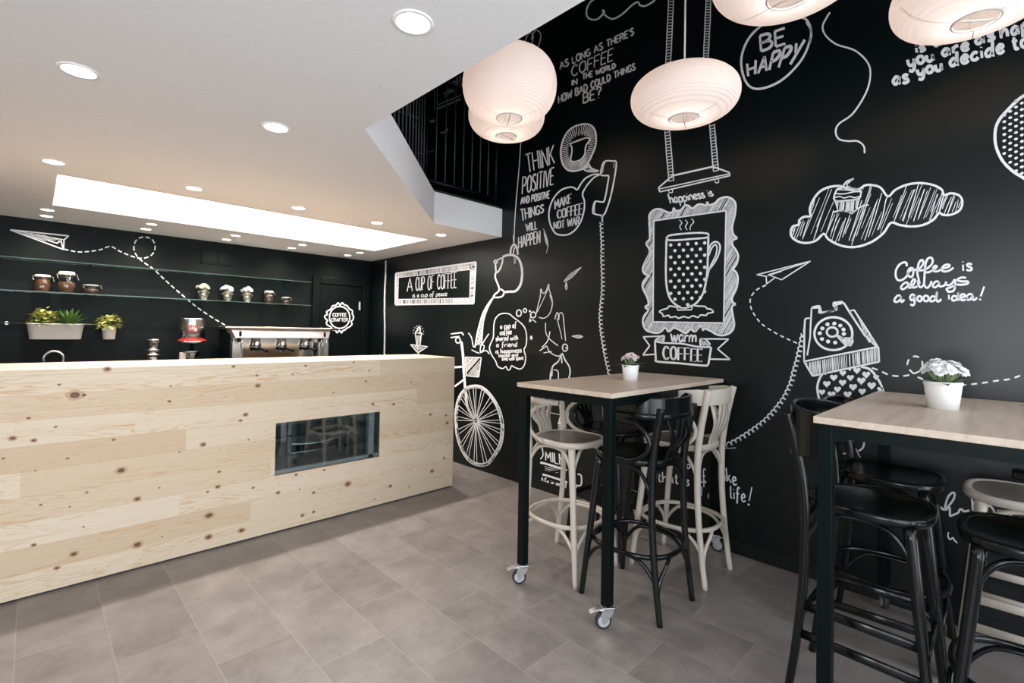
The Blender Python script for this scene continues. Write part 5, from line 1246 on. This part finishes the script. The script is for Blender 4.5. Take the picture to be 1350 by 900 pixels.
# rotary telephone
d = Draw(M7, seed=28)
d.poly('182,120 215,112 245,108 258,160 350,148 385,130 352,110 352,82 418,76 438,90 475,150 530,235 600,340 690,428', 2.6).poly('180,125 240,125 235,165', 1.6).poly('258,165 382,140', 2.6)
d.fill('182,120 245,106 248,128 190,132').fill('352,82 420,76 422,95 382,104 384,134 360,140 362,104').fill('232,128 250,126 262,168 240,170')
d.poly('180,125 172,260 168,360 145,500', 2.4).poly('165,205 128,210 122,300 120,548', 2.6).poly('120,548 708,432 715,550 188,662 120,548', 3.0)
d.poly('478,150 515,140 600,270 700,425', 2.4).hatch('530,170 560,205 690,425 650,400 590,310', 70, 1.2, 0.9).poly('485,160 640,400', 1.6)
d.hatch('135,560 700,440 710,545 190,655', 94, 1.9, 1.3, 0.1, 0.7)
d.ell((352, 328), 150, 130, 3.0).ell((343, 315), 43, 37, 2.8)
for (x, y) in ((244, 325), (265, 287), (305, 254), (360, 248), (407, 264), (432, 295), (435, 330), (262, 370), (310, 390), (367, 398)): d.dot((x, y), 17, 15)
d.hatch('375,340 500,370 488,425 430,400', 80, 1.0, 1.0, 0.1).poly('375,335 425,362 502,365 505,390 490,425 440,410 372,340', 2.4, True)
d.build('chalk_telephone', 'chalk rotary telephone with finger dial', wall_r)
d = Draw(M7, seed=29)
d.s('270,640 240,690 225,760 240,850 250,900', 3.0).s('570,590 640,610 700,680 740,760 760,860', 3.0)
for (x, y, s) in ((300, 725, 30), (355, 675, 30), (427, 640, 26), (487, 676, 28), (425, 715, 30), (385, 768, 28), (508, 750, 32), (573, 700, 34), (612, 652, 32), (655, 738, 34), (580, 785, 30), (465, 808, 32), (338, 808, 32), (262, 790, 26), (538, 618, 30), (722, 768, 24), (690, 672, 24), (290, 642, 14), (482, 612, 12)):
    hp = [(x + s * 1.0 * 0.062 * 16 * math.sin(t) ** 3, y - s * 0.062 * (13 * math.cos(t) - 5 * math.cos(2 * t) - 2 * math.cos(3 * t) - math.cos(4 * t))) for t in [2 * PI * k / 22 for k in range(22)]]
    d.fill(hp)
d.build('chalk_heart_vase', 'chalk round base patterned with hearts', wall_r)
# coiled telephone lead
d = Draw(PXL, seed=30); d.coil('1059,440 1052,472 1047,490 1043,505 1032,527 1015,548 995,565 972,580 950,589 925,592', 3.0, 6.6, 1.8); d.build('chalk_coil', 'long curly telephone lead drawn in chalk', wall_r)
# dashed flight line
d = Draw(N8, seed=31)
d.dash('60,288 130,312 200,345 270,357 340,355 410,338 470,310 490,260 475,210 430,190 385,205 362,250 375,295 410,332 460,370 560,408 700,440 880,428 1000,415 1130,395 1240,380 1350,340', 2.2, (8, 6.5))
d.build('chalk_dashes', 'dashed chalk flight line with a loop', wall_r)
# Coffee is always a good idea!
d = Draw(N4, seed=32)
d.s('245,155 240,110 200,105 150,135 110,200 105,275 130,325 175,330 225,300 255,260 260,220 285,180 320,180 330,225 315,280 280,285 262,250 285,210 340,195 380,205 410,180 450,130 455,85 430,75 400,110 385,170 380,240 395,310 410,375', 2.8)
d.s('380,205 430,205 490,190 560,130 575,75 550,42 510,60 485,120 475,200 470,290 465,375', 2.8).s('475,225 520,230 570,205 620,170 625,150 600,150 580,180 590,215 640,215 700,185 780,160 785,135 740,135 700,165 695,205 730,220 790,205 840,170', 2.8)
d.text('is', (952, 210), (1080, 205), (945, 60), 2.8, tr=(1075, 55))
d.s('270,370 230,360 185,395 172,430 195,445 240,420 275,375 270,420 300,420 340,370 350,325 330,320 305,360 305,405 335,425 380,405', 2.7).s('385,330 395,390 420,420 450,400 465,375 480,415 510,425 545,385 560,340', 2.7)
d.s('650,350 620,345 585,375 578,410 610,420 650,385 660,350 655,395 680,410 730,390 745,350 750,385 775,395 820,370 858,320 860,380 850,450 810,475 765,465 752,440 790,425 870,390', 2.7)
d.s('1000,300 950,295 905,310 890,330 940,345 1010,345 1028,360 1000,380 920,388 880,380', 2.8)
d.s('170,530 130,525 95,565 90,600 125,605 165,570 172,535 170,590 185,605 215,575', 2.8)
d.text('g', (285, 592), (352, 588), (280, 450), 2.8).ell((408, 565), 28, 33, 2.8).ell((490, 562), 33, 36, 2.8).s('615,545 570,535 540,570 550,598 590,590 620,550 630,475 622,540 630,595 655,598 685,570', 2.8)
d.poly('782,575 780,515', 2.8).poly('760,480 795,482', 2.6).s('885,540 840,530 820,560 830,588 870,580 895,530 905,480 893,540 900,580 930,560 970,540 985,520 960,505 930,525 925,560 950,585 990,575 1020,550', 2.7)
d.s('1085,520 1045,505 1005,540 1010,575 1050,575 1085,530 1085,575 1110,580 1140,550', 2.7).poly('1230,410 1185,535', 3.2).dot((1178, 574), 14)
d.build('chalk_quote', 'joined-up chalk handwriting ending with an exclamation mark', wall_r)
# low lettering behind the stools
d = Draw(N2, seed=33)
d.text('that', (112, 285), (285, 305), (108, 200), 1.7, tr=(280, 212)).text('s', (352, 320), (376, 322), (352, 240), 1.6).ell((370, 158), 13, 18, 1.5).text('of', (440, 300), (525, 300), (430, 180), 1.5)
d.text('like', (650, 268), (780, 318), (640, 155), 2.0, tr=(770, 200)).text('n life', (640, 400), (855, 462), (640, 300), 1.9, tr=(850, 350)).poly('908,335 885,450', 1.8).dot((880, 482), 10)
d.poly('485,330 478,412', 1.5).s('470,300 500,285 520,290 500,305', 1.4).poly('540,390 538,430', 1.5).s('500,10 560,0 700,5 770,0', 0.8)
d.build('chalk_low_script', 'chalk script low on the wall behind the beige stool', wall_r)
# menu board drawing low behind the beige stool
d = Draw(N1, seed=34)
d.poly('285,148 345,160 330,260 255,245', 1.6, True).text('LR', (275, 235), (325, 240), (280, 165), 2.2).s('245,258 300,262 302,310 290,360', 1.8).hatch('245,265 296,270 290,355 245,345', 3, 1.4, 0.9)
d.hatch('80,150 150,150 140,330 90,330', 70, 2.2, 0.9)
d.poly('86,345 135,350 125,390 84,385', 1.4).s('100,480 110,550 85,590', 1.4).text('MILK', (135, 600), (300, 650), (130, 520), 1.9, tr=(295, 545), gap=.2)
d.s('85,620 140,632 230,660 330,690', 2.6).s('105,728 200,755 330,800', 2.6).text('life is good', (98, 812), (320, 862), (100, 755), 1.7, tr=(322, 800))
d.s('425,725 455,735 462,780 450,830 380,820', 1.8).hatch('120,650 260,670 250,720 130,700', 12, 2.2, 0.6).s('370,840 400,848 420,842', 1.5)
d.poly('112,150 290,190', 0.8)
d.build('chalk_menu', 'chalk jug and lettering low on the wall', wall_r)
# lettering under and beside the white flower table
d = Draw((1040, 490, 4.355), seed=35)
d.poly('365,362 372,525', 2.6).s('392,372 425,372 432,400 425,435 398,455', 2.6).s('385,440 400,475 412,490', 1.2).poly('298,470 338,468', 2.0)
d.use((1200, 590, 6.92)).s('275,540 310,565 350,530 395,470 405,420 380,412 345,450 325,510 315,560 335,560 360,545 362,600 365,620 400,610 440,590 450,565 475,565 490,580 540,572', 2.8).s('350,770 345,810 365,835 390,820 400,840 430,868', 1.8)
d.use(PXL).s('1346,604 1352,610 1358,600', 2.4).text('home', (1282, 672), (1352, 700), (1280, 646), 2.8)
d.build('chalk_table_script', 'chalk script around the white flower table', wall_r)

# back wall: paper plane and its dashed loop; round badge on the door
d = Draw(A1, on_back, 40)
d.poly('52,128 355,160 330,180 328,230 52,128', 2.0, True).poly('52,128 330,180', 1.6).poly('52,128 290,196 318,182', 1.3).hatch('52,128 290,165 320,185 240,190', 162, 1.3, 0.9, 0.2).poly('315,185 326,228', 2.4).poly('290,200 318,186', 1.4)
d.dash('330,228 400,242 460,240 520,230 570,214 620,240 690,268 740,275 785,255 800,215 785,180 745,165 705,180 690,220 705,262 740,295 790,330 860,395 940,465 1020,530 1110,590 1190,635', 1.6, (6, 3.2))
d.build('chalk_paper_plane', 'chalk paper plane with looping dashed trail', wall_b)
d = Draw(N7, lambda x, y: on_back(x, y, 0.0015, YB - 0.03), 41)
d.ell((592, 460), 185, 200, 1.6)
bo = [(565, 195), (600, 235), (640, 195), (675, 230), (730, 250), (765, 300), (825, 340), (822, 395), (845, 440), (835, 500), (805, 530), (815, 590), (760, 640), (715, 660), (690, 690), (650, 700), (625, 742), (585, 700), (545, 740), (510, 690), (465, 690), (440, 640), (360, 590), (355, 535), (375, 520), (325, 470), (325, 430), (368, 405), (355, 355), (430, 310), (465, 250), (520, 240)]
d.s(bo, 1.7, True)
d.text('COFFEE', (465, 445), (715, 445), (465, 385), 0.85).text('CRAFTER', (440, 535), (740, 535), (440, 475), 0.85)
d.build('chalk_badge', 'round scalloped chalk badge with two words', dr)
# upper floor: faint drawings on the far wall
d = Draw((500, 40, 4.09), on_right, 42)
d.poly('300,320 298,435', 1.4).poly('308,425 440,370', 3.0).poly('308,405 440,350', 2.0).text('you are', (350, 350), (470, 300), (350, 315), 1.7).text('coffee', (385, 300), (480, 262), (380, 270), 1.7)
d.poly('100,435 215,475', 2.0)
for k in range(10): d.poly([(100 + 12 * k, 425 + 4.4 * k), (100 + 12 * k, 440 + 4.4 * k)], 1.6)
d.poly('155,400 158,450', 1.4).s('190,520 200,505 215,500', 1.6).s('265,480 280,490 298,482 290,495 275,492', 1.8).s('330,552 352,548 370,530 355,555', 1.8).s('190,660 240,665 300,645', 1.3)
d.build('chalk_drawing', 'faint chalk lettering and birds on the upper floor wall', wall_r, CHALKTHIN)
